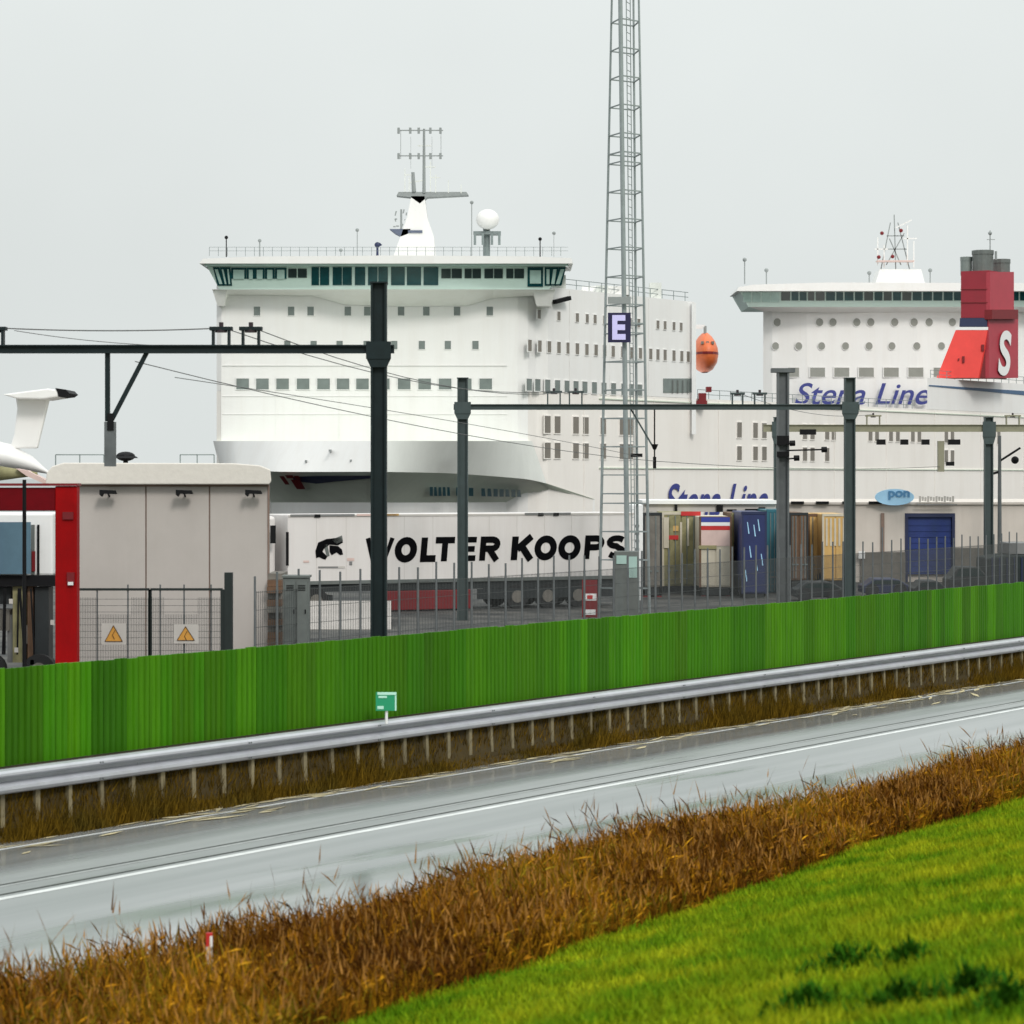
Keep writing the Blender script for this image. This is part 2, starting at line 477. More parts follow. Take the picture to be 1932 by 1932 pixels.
def text(body, name, m, parent, origin, xdir, width=None, height=1.0, shear=0.0, fat=0.0, depth=0.02):
    """flat lettering standing upright at origin (baseline left), running along xdir"""
    cu = bpy.data.curves.new('lettering', 'FONT')
    cu.body = body
    cu.size = 1.0
    cu.shear = shear
    cu.offset = fat
    cu.extrude = 0.0
    tmp = bpy.data.objects.new('lettering', cu)
    COL.objects.link(tmp)
    dg = bpy.context.evaluated_depsgraph_get()
    me = bpy.data.meshes.new_from_object(tmp.evaluated_get(dg))
    bpy.data.objects.remove(tmp)
    co = np.array([v.co[:] for v in me.vertices])
    lo, hi = co.min(0), co.max(0)
    sy = height / (hi[1] - lo[1])
    sx = sy if width is None else width / (hi[0] - lo[0])
    xd = Vector(xdir).normalized()
    nrm = Vector((xd.y, -xd.x, 0))
    o0 = WO[parent.name]
    for v in me.vertices:
        a = (v.co.x - lo[0]) * sx
        b = (v.co.y - lo[1]) * sy
        v.co = Vector(origin) + xd * a + Vector((0, 0, b)) + nrm * depth - o0
    me.materials.clear()
    me.materials.append(M[m])
    o = bpy.data.objects.new(name, me)
    COL.objects.link(o)
    o.parent = parent
    WO[o.name] = o0
    return o

# ------------------------------------------------------------------ ground, road, dike
F0 = Vector((-8.8, 42.9, 0)); D = Vector((0.575, 0.818, 0)).normalized(); N = Vector((D.y, -D.x, 0))
def Q(q, p, z=0.0):
    """q metres along the green fence, p metres from it towards the camera"""
    return F0 + D * q + N * p + Vector((0, 0, z))
ROAD_Z = -1.15
def quadstrip(q0, q1, prof, name, m, seg=1):
    mb = MB()
    rows = []
    for i in range(seg + 1):
        q = q0 + (q1 - q0) * i / seg
        rows.append([Q(q, p, z) for p, z in prof])
    mb.loft(rows)
    return mb.build(name, m, None, kind='structure')
quay = MB()
GZ = -0.4
quay.loft([[Q(-400, -0.2, -0.03), Q(500, -0.2, -0.03)], [Q(-400, -1.4, GZ), Q(500, -1.4, GZ)], [Vector((-900, 205, GZ)), Vector((900, 205, GZ))]])
quay.loft([[Vector((-900, 205, GZ)), Vector((900, 205, GZ))], [Vector((-900, 205, -4)), Vector((900, 205, -4))]])
quay.build('ground', 'ground', None, kind='structure')
hw = MB().loft([[Vector((-9000, 204.9, -2.2)), Vector((9000, 204.9, -2.2))], [Vector((-9000, 9000, -2.2)), Vector((9000, 9000, -2.2))]])
hw.build('harbour_water', 'seabed', None, kind='structure')
M['road'] = road_mat()
ROAD = [(0.55, -1.20), (2.6, ROAD_Z), (4.7, ROAD_Z), (11.6, ROAD_Z - 0.07 * 6.9)]     # crowned: the near lane falls towards the dike
def road_z(p): return float(np.interp(p, [a for a, _ in ROAD], [b for _, b in ROAD]))
quadstrip(-70, 160, ROAD, 'wet_road', 'road', 1)
M['mark'] = mat('white_road_paint', (0.72, 0.73, 0.73), 0.35, 0.12, 2.0, streak=0.35, dirt=(0.2, 0.2, 0.2), dscale=(1.2, 1.2, 1))
M['seam'] = mat('bitumen_seam', (0.018, 0.018, 0.02), 0.4, 0.2, 2.0)
M['worn_mark'] = mat('worn_road_paint', (0.42, 0.43, 0.43), 0.4, 0.25, 1.5, streak=0.6, dirt=(0.14, 0.14, 0.14), dscale=(1.2, 1.2, 1))
for p0, w, m_ in ((4.86, 0.12, 'mark'), (4.64, 0.07, 'seam'), (4.12, 0.06, 'worn_mark'), (3.98, 0.05, 'seam'), (1.15, 0.10, 'mark')):
    quadstrip(-70, 160, [(p0 - w / 2, road_z(p0 - w / 2) + 0.005), (p0 + w / 2, road_z(p0 + w / 2) + 0.005)], 'road_marking', m_)
quadstrip(-70, 160, [(-0.5, 0.0), (-0.02, -0.06), (0.10, -0.5), (0.24, -1.1), (0.58, -1.24)], 'verge', 'mud')
BANK = [(11.0, -1.75), (12.2, -1.05), (14.5, -0.6)]
quadstrip(-70, 160, BANK, 'bank', 'mud', 1)
DIKE = [(14.3, -0.66), (15.5, -0.42), (31.0, 3.0), (34, 3.25), (45, 3.2), (60, 0), (400, -0.5)]
quadstrip(-200, 260, DIKE, 'dike', 'soil', 1)
def spot(x, y):
    """where the sight line through (x, y) meets the near bank"""
    d = 10.0
    while d < 90:
        w = P(x, y, d)
        if w.z <= ground_z((w - F0).dot(N)): break
        d += 0.1
    return (w - F0).dot(D), (w - F0).dot(N)
def ground_z(p):
    pr = BANK + DIKE[1:]
    return np.interp(p, [a for a, _ in pr], [b for _, b in pr])

EDGE = sorted(spot(x, y) for x, y in ((700, 1925), (1060, 1798), (1400, 1688), (1600, 1608), (1932, 1512)))
def edge_p(q):
    e0, e1 = EDGE[0], EDGE[1]
    k = (e1[1] - e0[1]) / (e1[0] - e0[0])
    return np.where(q < e0[0], e0[1] + k * np.maximum(q - e0[0], -6), np.interp(q, [a for a, _ in EDGE], [b for _, b in EDGE]))
print('EDGE', EDGE)
# reeds (numpy): stems with leaves and a plume
def project(x, y, z):
    return CX + F * x / y, HY + F * (EYE - z) / y
def reeds():
    n = 150000
    q = nrg.uniform(-18, 46, n)
    pe = edge_p(q) + 0.15
    f = nrg.beta(1.1, 1.0, n)
    p = 11.3 + (pe - 11.3) * f
    clump = np.sin(q * 1.3) * 0.5 + np.sin(q * 0.47 + p * 1.1) * 0.5 + np.sin(q * 2.9 + p * 2) * 0.35
    h = 0.62 + 0.11 * clump + nrg.normal(0, 0.09, n)
    h *= np.interp(f, [0, 0.3, 0.75, 1.0], [0.95, 1.15, 1.0, 0.45])
    tall = nrg.random(n) < 0.02
    h = np.where(tall, h * nrg.uniform(1.15, 1.6, n), h)
    h = np.clip(h, 0.15, 1.6)
    # thin out where the photograph shows lighter, lower growth
    keep = nrg.random(n) < np.clip(0.75 + 0.35 * clump, 0.3, 1)
    q, p, h, tall = q[keep], p[keep], h[keep], tall[keep]
    n = len(q)
    base = np.stack([F0.x + D.x * q + N.x * p, F0.y + D.y * q + N.y * p, np.maximum(ground_z(p), ROAD_Z - 0.1)], 1)
    ok = (np.abs(base[:, 0] / base[:, 1]) < 0.26) & (base[:, 1] > 10)
    base, h, tall = base[ok], h[ok], tall[ok]
    n = len(base)
    lean = nrg.normal(0, 0.16, (n, 2)) + np.array([0.06, 0.0])
    bent = nrg.random(n) < 0.12
    lean = np.where(bent[:, None], lean * 3.2, lean)
    tip = base + np.stack([lean[:, 0] * h, lean[:, 1] * h, h], 1)
    mid = (base + tip) / 2 + np.stack([nrg.normal(0, 0.02, n), nrg.normal(0, 0.02, n), np.zeros(n)], 1)
    ang = nrg.uniform(0, math.pi, n)
    wdir = np.stack([np.cos(ang), np.sin(ang), np.zeros(n)], 1)
    wdir[:, 0] = np.where(np.abs(wdir[:, 0]) < 0.4, 0.4, wdir[:, 0])
    V, T = [], []
    cnt = 0
    w = 0.0045
    vs = np.stack([base - wdir * w, base + wdir * w, mid + wdir * w, mid - wdir * w, tip], 1)
    idx = np.arange(n)[:, None] * 5
    V.append(vs.reshape(-1, 3))
    for t in ((0, 1, 2), (0, 2, 3), (3, 2, 4)):
        T.append(idx + np.array(t)[None])
    cnt = n * 5
    for k in range(3):
        u = nrg.uniform(0.15, 0.95, n)[:, None]
        st = base * (1 - u) + tip * u
        a = nrg.uniform(0, 2 * math.pi, n)
        L = nrg.uniform(0.16, 0.36, n) * np.clip(h, 0.5, 1.2)
        dr = np.stack([np.cos(a) * 0.6, np.sin(a) * 0.6, nrg.uniform(0.1, 2.2, n)], 1)
        dr /= np.linalg.norm(dr, axis=1)[:, None]
        e = st + dr * L[:, None]
        up = np.array([0, 0, 1.0])
        sdv = np.stack([-np.sin(a) * 0.006 + 0.004, np.cos(a) * 0.006, np.zeros(n)], 1)
        vs = np.stack([st - sdv, st + sdv, (st + e) / 2 + sdv * 0.8 + up * 0.02, e], 1)
        idx = cnt + np.arange(n)[:, None] * 4
        V.append(vs.reshape(-1, 3))
        T.append(idx + np.array((0, 2, 1))[None])
        T.append(idx + np.array((0, 3, 2))[None])
        cnt += n * 4
    V = np.concatenate(V); T = np.concatenate(T)
    owner = np.concatenate([np.repeat(np.arange(n), 5)] + [np.repeat(np.arange(n), 4)] * 3)     # stem of every vertex
    x_, y_ = base[:, 0], base[:, 1]
    tone = np.sin(x_ * 0.9 + y_ * 0.35) + np.sin(x_ * 2.3 - y_ * 1.1) * 0.7 + np.sin(y_ * 2.7 + x_) * 0.5 + nrg.normal(0, 0.9, n)
    dark = np.where(tone > 0.35, 1, np.where(tone < -1.35, 2, 0))
    for flag, m_, nm in ((0, 'reed', 'band of dry golden brown reeds along the near edge of the wet road'), (1, 'reed_dark', 'darker dead stems and leaves, also painted shade among the golden reeds'),
                         (2, 'reed_olive', 'olive green stems mixed among the golden reeds')):
        t_ = T[dark[owner[T[:, 0]]] == flag]
        used, inv = np.unique(t_, return_inverse=True)
        raw_mesh('reeds', V[used], inv.reshape(-1, 3), m_, 'stuff', label=nm, cat='reeds')
    # plumes
    has = nrg.random(n) < 0.14
    tp, ht = tip[has], h[has]
    k = len(tp)
    a = nrg.uniform(-0.9, 0.9, k)
    dr = np.stack([np.sin(a) * 0.5, nrg.uniform(-0.3, 0.3, k), np.cos(a)], 1)
    L = nrg.uniform(0.08, 0.2, k)[:, None]
    side = np.stack([np.cos(a), nrg.uniform(-0.5, 0.5, k), -np.sin(a) * 0.5], 1)
    vs = np.stack([tp - dr * L * 0.5, tp + side * 0.009, tp + dr * L, tp - side * 0.009], 1)
    idx = np.arange(k)[:, None] * 4
    raw_mesh('reed_plumes', vs.reshape(-1, 3), np.concatenate([idx + np.array((0, 1, 2))[None], idx + np.array((0, 2, 3))[None]]), 'plume', 'stuff',
             label='feathery pale brown tops of the dry reeds', cat='reeds')
reeds()

def grass():
    n = 900000
    q = nrg.uniform(-18, 46, n)
    pe = edge_p(q) - 0.1
    p = pe + (31 - pe) * nrg.random(n)
    x = F0.x + D.x * q + N.x * p
    y = F0.y + D.y * q + N.y * p
    z = ground_z(p)
    with np.errstate(all='ignore'):
        u, v = project(x, y, z)
    ok = (y > 8) & (u > 300) & (u < 2100) & (v < 2150)
    x, y, z, p = x[ok], y[ok], z[ok], p[ok]
    n = len(x)
    cl = np.sin(x * 2.1 + np.sin(y * 1.3)) * np.sin(y * 1.7 + x) * 0.5 + np.sin(x * 5.3 + y * 2.2) * np.sin(y * 4.1 - x * 2) * 0.5
    cl2 = np.sin(x * 0.9 + np.sin(y * 0.8) * 1.3) * np.sin(y * 0.7 - x * 0.4)
    h = np.clip(0.09 + 0.045 * cl + 0.03 * cl2 + nrg.normal(0, 0.022, n), 0.02, 0.3)
    a = nrg.uniform(0, 2 * math.pi, n)
    w = nrg.uniform(0.006, 0.014, n)
    base = np.stack([x, y, z - 0.01], 1)
    sd = np.stack([np.cos(a), np.sin(a), np.zeros(n)], 1) * w[:, None]
    lean = nrg.normal(0, 0.45, (n, 2))
    tip = base + np.stack([lean[:, 0] * h, lean[:, 1] * h, h], 1)
    vs = np.stack([base - sd, base + sd, tip], 1)
    raw_mesh('grass', vs.reshape(-1, 3), np.arange(3 * n).reshape(-1, 3), 'grass', 'stuff', label='bright green grass on the slope of the dike', cat='grass')
grass()

def weeds():
    """dark broad-leaved clumps in the grass, one thing each"""
    spots = [(1590, 1835, 0.34, 'widest'), (1715, 1828, 0.2, 'topmost of the right-hand'), (1830, 1888, 0.30, 'tall ragged'), (1695, 1905, 0.24, 'middle low'),
             (1520, 1918, 0.28, 'leftmost low'), (1905, 1918, 0.28, 'bottom right corner')]
    for i, (x, y, r, nm) in enumerate(spots):
        d = 12.0
        for _ in range(60):                           # walk down the sight line until it meets the slope
            w = P(x, y, d)
            p = (w - F0).dot(N)
            if w.z <= ground_z(p): break
            d += 0.25
        mb = MB()
        root = Vector((w.x, w.y, float(ground_z((w - F0).dot(N)))))
        mb.v.append(root)
        for k in range(420):                          # every leaf hangs on a stalk from the one root
            a = rnd.uniform(0, 6.283); rr = r * abs(rnd.gauss(0, 0.55))
            c = Vector((w.x + rr * math.cos(a) * 1.2, w.y + rr * math.sin(a), w.z))
            c.z = float(ground_z((c - F0).dot(N))) + rnd.uniform(0.02, 0.13) * (1.25 - rr / r)
            t = rnd.uniform(0, 6.283); L = rnd.uniform(0.03, 0.075)
            e = Vector((math.cos(t), math.sin(t), rnd.uniform(0.3, 1.8))) * L
            sd = Vector((-math.sin(t), math.cos(t), 0.1)) * L * 0.2
            n0 = len(mb.v)
            mb.v += [c, c + e * 0.5 + sd, c + e, c + e * 0.5 - sd, c + Vector((0.006, 0, 0))]
            mb.f += [(n0, n0 + 1, n0 + 2, n0 + 3), (0, n0, n0 + 4)]
        mb.build('weed_clump', 'weed', None, label='%s dark green leafy weed clump in the bright grass' % nm, cat='weed', group='dark weed clumps on the dike')
weeds()

# ------------------------------------------------------------------ guardrail, green fence
Q0, Q1 = -14, 78
gr = thing('guardrail', 'galvanised steel guardrail on close posts between the wet road and the green fence', 'guardrail', Q(20, 0.3, -1.2))
prof = [(0.22, -0.435), (0.33, -0.40), (0.37, -0.345), (0.37, -0.29), (0.29, -0.252), (0.13, -0.235), (0.13, -0.155), (0.29, -0.138), (0.37, -0.10), (0.37, -0.06), (0.33, -0.02), (0.22, 0.0)]
q = Q0
while q < Q1:                                        # lapped lengths of W-shaped beam
    e = min(q + 4.0, Q1)
    o_ = 0.004 * (int(round((q - Q0) / 4)) % 2)
    rows = [[Q(x, p + o_, z) for p, z in prof] + [Q(x, p - 0.012 + o_, z) for p, z in reversed(prof)] + [Q(x, prof[0][0] + o_, prof[0][1])] for x in (q, e + 0.1)]
    MB().loft(rows).build('rail_beam', 'rail', gr)
    b = MB()
    for z in (-0.37, -0.08):
        for k in (0.03, 0.09): b.box(0, 0, 0, 0, 0, 0) if False else b.tube(Q(q + k, 0.372 + o_, z), Q(q + k, 0.385 + o_, z), 0.016, 0.016, 6)
    b.build('splice_bolts', 'mast_steel', gr)['kind'] = 'stuff'
    q = e
q = Q0 + 0.2
while q < Q1:
    b = MB(); w = rnd.uniform(0.04, 0.055)
    lx = rnd.gauss(0, 0.015); b.prism([Q(q - w + lx, 0.225, -1.35), Q(q + w + lx, 0.225, -1.35), Q(q + w, 0.205, -0.44), Q(q - w, 0.205, -0.44)], -N * 0.09)
    b.build('post', 'batten', gr)
    MB().prism([Q(q - w * 0.7, 0.117, -0.44), Q(q + w * 0.7, 0.117, -0.44), Q(q + w * 0.7, 0.117, -0.1), Q(q - w * 0.7, 0.117, -0.1)], -N * 0.06).build('spacer', 'batten', gr)
    q += 0.8 + rnd.uniform(-0.04, 0.04)

gf = thing('green_board_fence', 'long bright green fence of upright boards standing behind the guardrail of the wet road', 'fence', Q(20, -0.1, 0))
BW = 0.30
bm_ = MB()                                          # one board: shallow folded sheet
hw_ = BW / 2 - 0.007
secs = [(-hw_, 0.012), (-hw_ * 0.82, -0.026), (-hw_ * 0.28, -0.03), (-hw_ * 0.08, 0.008), (hw_ * 0.1, 0.01), (hw_ * 0.26, -0.028), (hw_ * 0.8, -0.026), (hw_, 0.012), (hw_, 0.03), (-hw_, 0.03)]
bm_.v = [Vector((a, b, z)) for z in (0.0, 1.0) for a, b in secs]
k = len(secs)
bm_.f = [(i, (i + 1) % k, (i + 1) % k + k, i + k) for i in range(k)] + [tuple(range(k - 1, -1, -1)), tuple(range(k, 2 * k))]
bme = bpy.data.meshes.new('board')
bme.from_pydata([tuple(p) for p in bm_.v], [], bm_.f)
bme.materials.append(M['board'])
ang_f = math.atan2(D.y, D.x)
val = 0.5; hue = 0.4; hold = 0; i = 0
q = -9.0
while q < 66:
    if hold <= 0:
        val = rnd.choice([0.70, 0.8, 0.86, 0.92, 0.98, 1.04, 1.14]); hue = 0.35 + 0.45 * rnd.random(); hold = rnd.choice([1, 1, 1, 2, 2, 3])
    hold -= 1
    v = val * rnd.uniform(0.92, 1.08)
    o = bpy.data.objects.new('board', bme)
    COL.objects.link(o)
    o.parent = gf
    o.location = Q(q, -0.06 + rnd.uniform(-0.006, 0.006), 0.003) - WO[gf.name]
    o.rotation_euler = (0, 0, ang_f + rnd.uniform(-0.05, 0.05))
    o.scale = (1, 1, 1.69 + rnd.uniform(-0.012, 0.012))
    o.color = ((0.026 + 0.032 * hue) * v, 0.165 * v, 0.0012 * v, 1)
    q += BW; i += 1

def wall_growth():
    n = 170000
    q = nrg.uniform(-8, 62, n)
    patch = np.sin(q * 0.8) + np.sin(q * 2.1 + 1) * 0.7 + np.sin(q * 0.31)
    ok = nrg.random(n) < np.clip(0.8 + 0.25 * patch, 0.5, 1)
    q = q[ok]; n = len(q)
    p = nrg.uniform(-0.04, 0.72, n)
    z = np.interp(p, [-0.5, -0.02, 0.10, 0.24, 0.58, 0.8], [0, -0.06, -0.5, -1.1, -1.24, -1.22]) - 0.02
    h = nrg.uniform(0.08, 0.26, n)
    h = np.where(z + h > -0.2, np.maximum(0.03, -0.2 - z), h)
    h = np.where(p > 0.2, h * nrg.choice([0.4, 0.7, 1.5], n, p=[0.45, 0.35, 0.2]) * np.clip(1.0 + 0.45 * patch[ok], 0.45, 2.0), h)
    b = np.stack([F0.x + D.x * q + N.x * p, F0.y + D.y * q + N.y * p, z], 1)
    ln = nrg.normal(0, 0.3, (n, 2))
    t = b + np.stack([ln[:, 0] * h, ln[:, 1] * h, h], 1)
    a = nrg.uniform(0, math.pi, n); w = nrg.uniform(0.006, 0.016, n)
    sd = np.stack([np.cos(a), np.sin(a) * 0.4, np.zeros(n)], 1) * w[:, None]
    v = np.stack([b - sd, b + sd, t], 1).reshape(-1, 3)
    raw_mesh('verge_grass', v, np.arange(3 * n).reshape(-1, 3), 'growth', 'stuff', label='ragged brown and ochre grass on the verge under the guardrail', cat='grass')
M['growth'] = mat('ochre_verge_growth', (0.13, 0.075, 0.007), 0.95, 0.4, 0.9, island=0.75, col2=(0.055, 0.038, 0.006), spec=0.03)
wall_growth()
# litter along the road edge
mb = MB()
for k in range(230):
    q = rnd.uniform(-5, 50); p = 0.4 + abs(rnd.gauss(0, 0.5))
    L = rnd.uniform(0.15, 0.7); w = rnd.uniform(0.03, 0.08); t = rnd.gauss(0, 0.25)
    a = D * math.cos(t) + N * math.sin(t); b = N * math.cos(t) - D * math.sin(t)
    c = Q(q, p + 0.25, road_z(max(p + 0.25, 0.56)) + 0.01 + rnd.random() * 0.012)
    mb.add([c - a * L - b * w * 0.3, c - a * L * 0.2 - b * w, c + a * L, c + b * w], [(0, 1, 2, 3)])
mb.build('litter', 'debris', None, kind='stuff', label='pale scraps of dead grass lying along the far edge of the wet road', cat='litter')
# green notice behind the guardrail
ds = 51.0
sg = thing('green_notice', 'small green notice with pale border on a white post before the green fence', 'sign', P(729, 1360, 50.6))
MB().pbox(709, 1306, 748, 1341, 50.6, 0.03).build('panel', 'sign_green', sg)
for x0, y0, x1, y1 in ((712, 1306, 748, 1311), (745, 1312, 748, 1341), (714, 1313, 730, 1317), (712, 1332, 724, 1338)):
    b = MB(); b.pbox(x0, y0, x1, y1, 50.59, 0.008); b.build('border_strip', 'sign_pale', sg)
b = MB(); a = P(729, 1341, 50.65); b.tube((a.x, a.y + 0.02, -0.02), (a.x, a.y + 0.02, a.z + 0.1), 0.03); b.build('post', 'white', sg)

# small stake in the reeds
w = P(395, 1772, 27.2)
w.z -= 0.06
sk = thing('marker_stake', 'short red and white marker stake among the brown reeds', 'marker', (w.x, w.y, w.z - 0.9))
for k, (m, z0, z1) in enumerate((('warn_board', -0.9, -0.02), ('band_red', -0.02, 0.13))):
    MB().box(w.x - 0.034, w.x + 0.034, w.y - 0.02, w.y + 0.02, w.z + z0, w.z + z1).build('band', m, sk)
MB().box(w.x + 0.008, w.x + 0.038, w.y - 0.026, w.y - 0.022, w.z - 0.02, w.z + 0.10).build('reflector', 'white', sk)

# ------------------------------------------------------------------ ferries
SD = Vector((0.6, 0.8, 0))
YF = 240.0
S0 = Vector((1.74, YF, 0))                          # right front corner of the near ferry
def side(x, y): return hit(S0, SD, x, y)
win_cache = {}
def win_mesh(kind, m):
    key = (kind, m)
    if key in win_cache: return win_cache[key]
    mb = MB()
    n = {'rect': 4, 'round': 12, 'pane_rect': 4, 'pane_round': 12}[kind]
    def ring(r, y):
        if n == 4: return [Vector((sx * r, y, sz * r)) for sx, sz in ((-0.5, -0.5), (0.5, -0.5), (0.5, 0.5), (-0.5, 0.5))]
        return [Vector((0.5 * r * math.cos(2 * math.pi * i / n), y, 0.5 * r * math.sin(2 * math.pi * i / n))) for i in range(n)]
    if kind.startswith('pane'):
        mb.v = ring(1.0, -0.02) + ring(1.0, 0.05)
        mb.f = [tuple(range(n))] + [(i, i + n, (i + 1) % n + n, (i + 1) % n) for i in range(n)]
    else:
        mb.v = ring(1.14, 0.05) + ring(1.12, -0.06) + ring(1.0, -0.06) + ring(1.0, 0.0)
        mb.f = [(j * n + i, j * n + (i + 1) % n, (j + 1) * n + (i + 1) % n, (j + 1) * n + i) for j in range(3) for i in range(n)]
    me = bpy.data.meshes.new(kind)
    me.from_pydata([tuple(v) for v in mb.v], [], mb.f)
    me.materials.append(M[m])
    win_cache[key] = me
    return me
def window(parent, w, wd, ht, ang=0.0, kind='rect', glass='glass_grey', frame='ship_white'):
    o = bpy.data.objects.new('window', win_mesh(kind, frame))
    COL.objects.link(o)
    o.parent = parent
    o.location = w - WO[parent.name]
    o.rotation_euler = (0, 0, ang)
    o.scale = (wd, 1, ht)
    WO[o.name] = WO[parent.name]
    g = bpy.data.objects.new('pane', win_mesh('pane_' + kind, glass))
    COL.objects.link(g)
    g.parent = o
    return o
K3 = 0.644                                          # 3000-wide photo pixels to 1932 scale
SA = math.atan2(SD.y, SD.x)

fy = thing('near_ferry', 'large white ferry seen bow on, behind the lattice mast and the lettered white trailer', 'ferry', (0, 260, -2))
FLx = P(402, 700, YF).x; FRx = 1.74
Zt = 23.5; Zh = 13.3
RC = 2.2                                            # rounded front corner
corner = [(FRx - RC, YF), (FRx - RC * 0.55, YF + 0.08), (FRx - RC * 0.1, YF + 0.62), (FRx + 0.6, YF + 1.55), (FRx + 0.6 * 2.9, YF + 0.8 * 2.9)]
def plan(s_end):
    right = corner + [(FRx + 0.6 * s_end, YF + 0.8 * s_end)]
    left = [(FLx + 0.6 * s_end, YF + 0.8 * s_end), (FLx + 1.2, YF + 1.6), (FLx + 0.3, YF + 0.4), (FLx + 0.8, YF)]
    return right + left
def up(poly, z0, z1, name, m, parent):
    mb = MB(); mb.prism([(x, y, z0) for x, y in poly], (0, 0, z1 - z0))
    mb.f = [tuple(reversed(f)) for f in mb.f]
    return mb.build(name, m, parent)
S_blk = 29.3; S_end = 122
up(plan(S_blk), Zh + 0.02, Zt, 'superstructure', 'ship_white', fy)
up(plan(S_end), -2.5, Zh, 'hull', 'ship_cream', fy)
# white front below the superstructure, a shell 6 cm proud of the hull
mb = MB()
fr = [(FLx + 0.78, YF - 0.06)] + [(x + 0.02, y - 0.06) for x, y in corner[:3]]
mb.loft([[Vector((x, y, -1)) for x, y in fr], [Vector((x, y, Zh + 0.6)) for x, y in fr]])
mb.build('front_plating', 'ship_white', fy)
# knuckle and rubbing lines along the side
for yy in (883 , 752):
    a = side(1130, yy); b = side(2100, HY + (yy - HY) * a.y / side(2100, 0).y)
    o2 = Vector((0.8, -0.6, 0)) * 0.06
    MB().beam(a + o2, b + o2, 0.12, 0.12).build('rubbing_strake', 'ship_grey', fy)
for yy in (690, 748, 782):
    MB().box(FLx + 0.9, FRx - RC, YF - 0.12, YF - 0.06, P(0, yy, YF).z, P(0, yy - 0.8, YF).z).build('plate_seam', 'ship_white', fy)

# front windows
for x in (753, 853, 910, 1019, 1076, 1175, 1249, 1339, 1435):
    window(fy, P(x * K3, 587, YF - 0.02), 0.62, 0.86)
for x in (842, 919, 995, 1074, 1155, 1236, 1312, 1393):
    window(fy, P(x * K3, 651, YF - 0.02), 0.60, 0.80)
for x in (711, 769, 828, 888, 948, 1005, 1062, 1123, 1184, 1244, 1304, 1363, 1423):
    window(fy, P(x * K3, 724.5, YF - 0.08), 1.22, 1.05, glass='glass_grey')
# side windows
ro = Vector((0.8, -0.6, 0)) * 0.02
def side_row(xs, x0, y0, wd, ht, glass='brown_glass', frame='ship_white'):
    z = side(x0, y0).z
    for x in xs:
        w = side(x * K3, 800); w.z = z
        window(fy, w + ro, wd, ht, SA, glass=glass, frame=frame)
side_row([1578, 1636, 1690, 1719, 1742, 1770, 1792, 1845, 1870, 1926, 1947, 1973, 1994], 1040, 595, 0.55, 0.85)
side_row([1551, 1580, 1608, 1636, 1663, 1690, 1718, 1745, 1770, 1795, 1823, 1850, 1875, 1905, 1926, 1947, 1973, 1996, 2015], 1000, 652, 0.62, 1.1)
side_row([1549, 1574, 1603, 1632, 1660, 1686, 1712, 1740, 1768, 1796, 1826, 1849, 1873], 1000, 726, 0.9, 1.15, 'glass_grey')
prs = [1603, 1632, 1686, 1715, 1766, 1822, 1845, 2165, 2212, 2238, 2357, 2379, 2422, 2441, 2549, 2568, 2609, 2629, 2673, 2692, 2771, 2789, 2905, 2925]
side_row(prs, 1032, 801, 1.0, 1.65, frame='ship_cream')
side_row(prs[:13] + prs[20:22], 1032, 850, 1.0, 1.5, frame='ship_cream')
# dark opening in the side
a = side(1251, 714); b = side(1304, 714)
mb = MB(); hgt = a.z - side(1251, 741).z
mb.prism([a + ro * 3 - Vector((0, 0, hgt)), b + ro * 3 - Vector((0, 0, hgt)), b + ro * 3, a + ro * 3], (-0.4, 0.3, 0)); mb.build('side_opening', 'glass_grey', fy)
a = side(1262, 722); b = side(1300, 722)
mb = MB()
for t in (0.15, 0.4, 0.65, 0.9):
    c = a.lerp(b, t) + ro * 5
    mb.beam(c - Vector((0, 0, 1.1)), c + Vector((0, 0, 0.25)), 0.14)
mb.build('opening_bars', 'cabinet', fy)

# rails along the block top and the aft deck
def rail(s0, s1, z, inset, name='side_rail'):
    b = MB(); off = Vector((-0.8, 0.6, 0)) * inset
    a, c = S0 + SD * s0 + off, S0 + SD * s1 + off
    for h_ in (0.5, 1.0): b.beam((a.x, a.y, z + h_), (c.x, c.y, z + h_), 0.06)
    for t in np.arange(s0, s1 + 0.1, 2.2):
        w = S0 + SD * float(t) + off; b.beam((w.x, w.y, z - 0.05), (w.x, w.y, z + 1.0), 0.07)
    b.build(name, 'galv', fy)
rail(4, S_blk - 0.5, Zt, 0.5)
rail(S_blk + 1.5, 80, Zh, 0.6)
rail(84, S_end, 17.2, 0.6)
for t in (6.5, 13.5, 20.5):
    w = S0 + SD * t + ro * 2; MB().box(w.x - 0.02, w.x + 0.02, w.y - 0.02, w.y + 0.02, Zh + 0.1, Zt - 0.1).build('plate_seam', 'ship_white', fy)
for t in np.arange(9, S_end, 12.5):
    w = S0 + SD * float(t) + ro * 2; MB().box(w.x - 0.025, w.x + 0.025, w.y - 0.025, w.y + 0.025, -2, Zh - 0.1).build('plate_seam', 'ship_cream', fy)
for x in (520, 640, 850, 940):
    w = P(x, 700, YF - 0.09); MB().box(w.x - 0.02, w.x + 0.02, YF - 0.1, YF - 0.05, P(0, 828, YF).z, P(0, 735, YF).z).build('plate_seam', 'ship_white', fy)
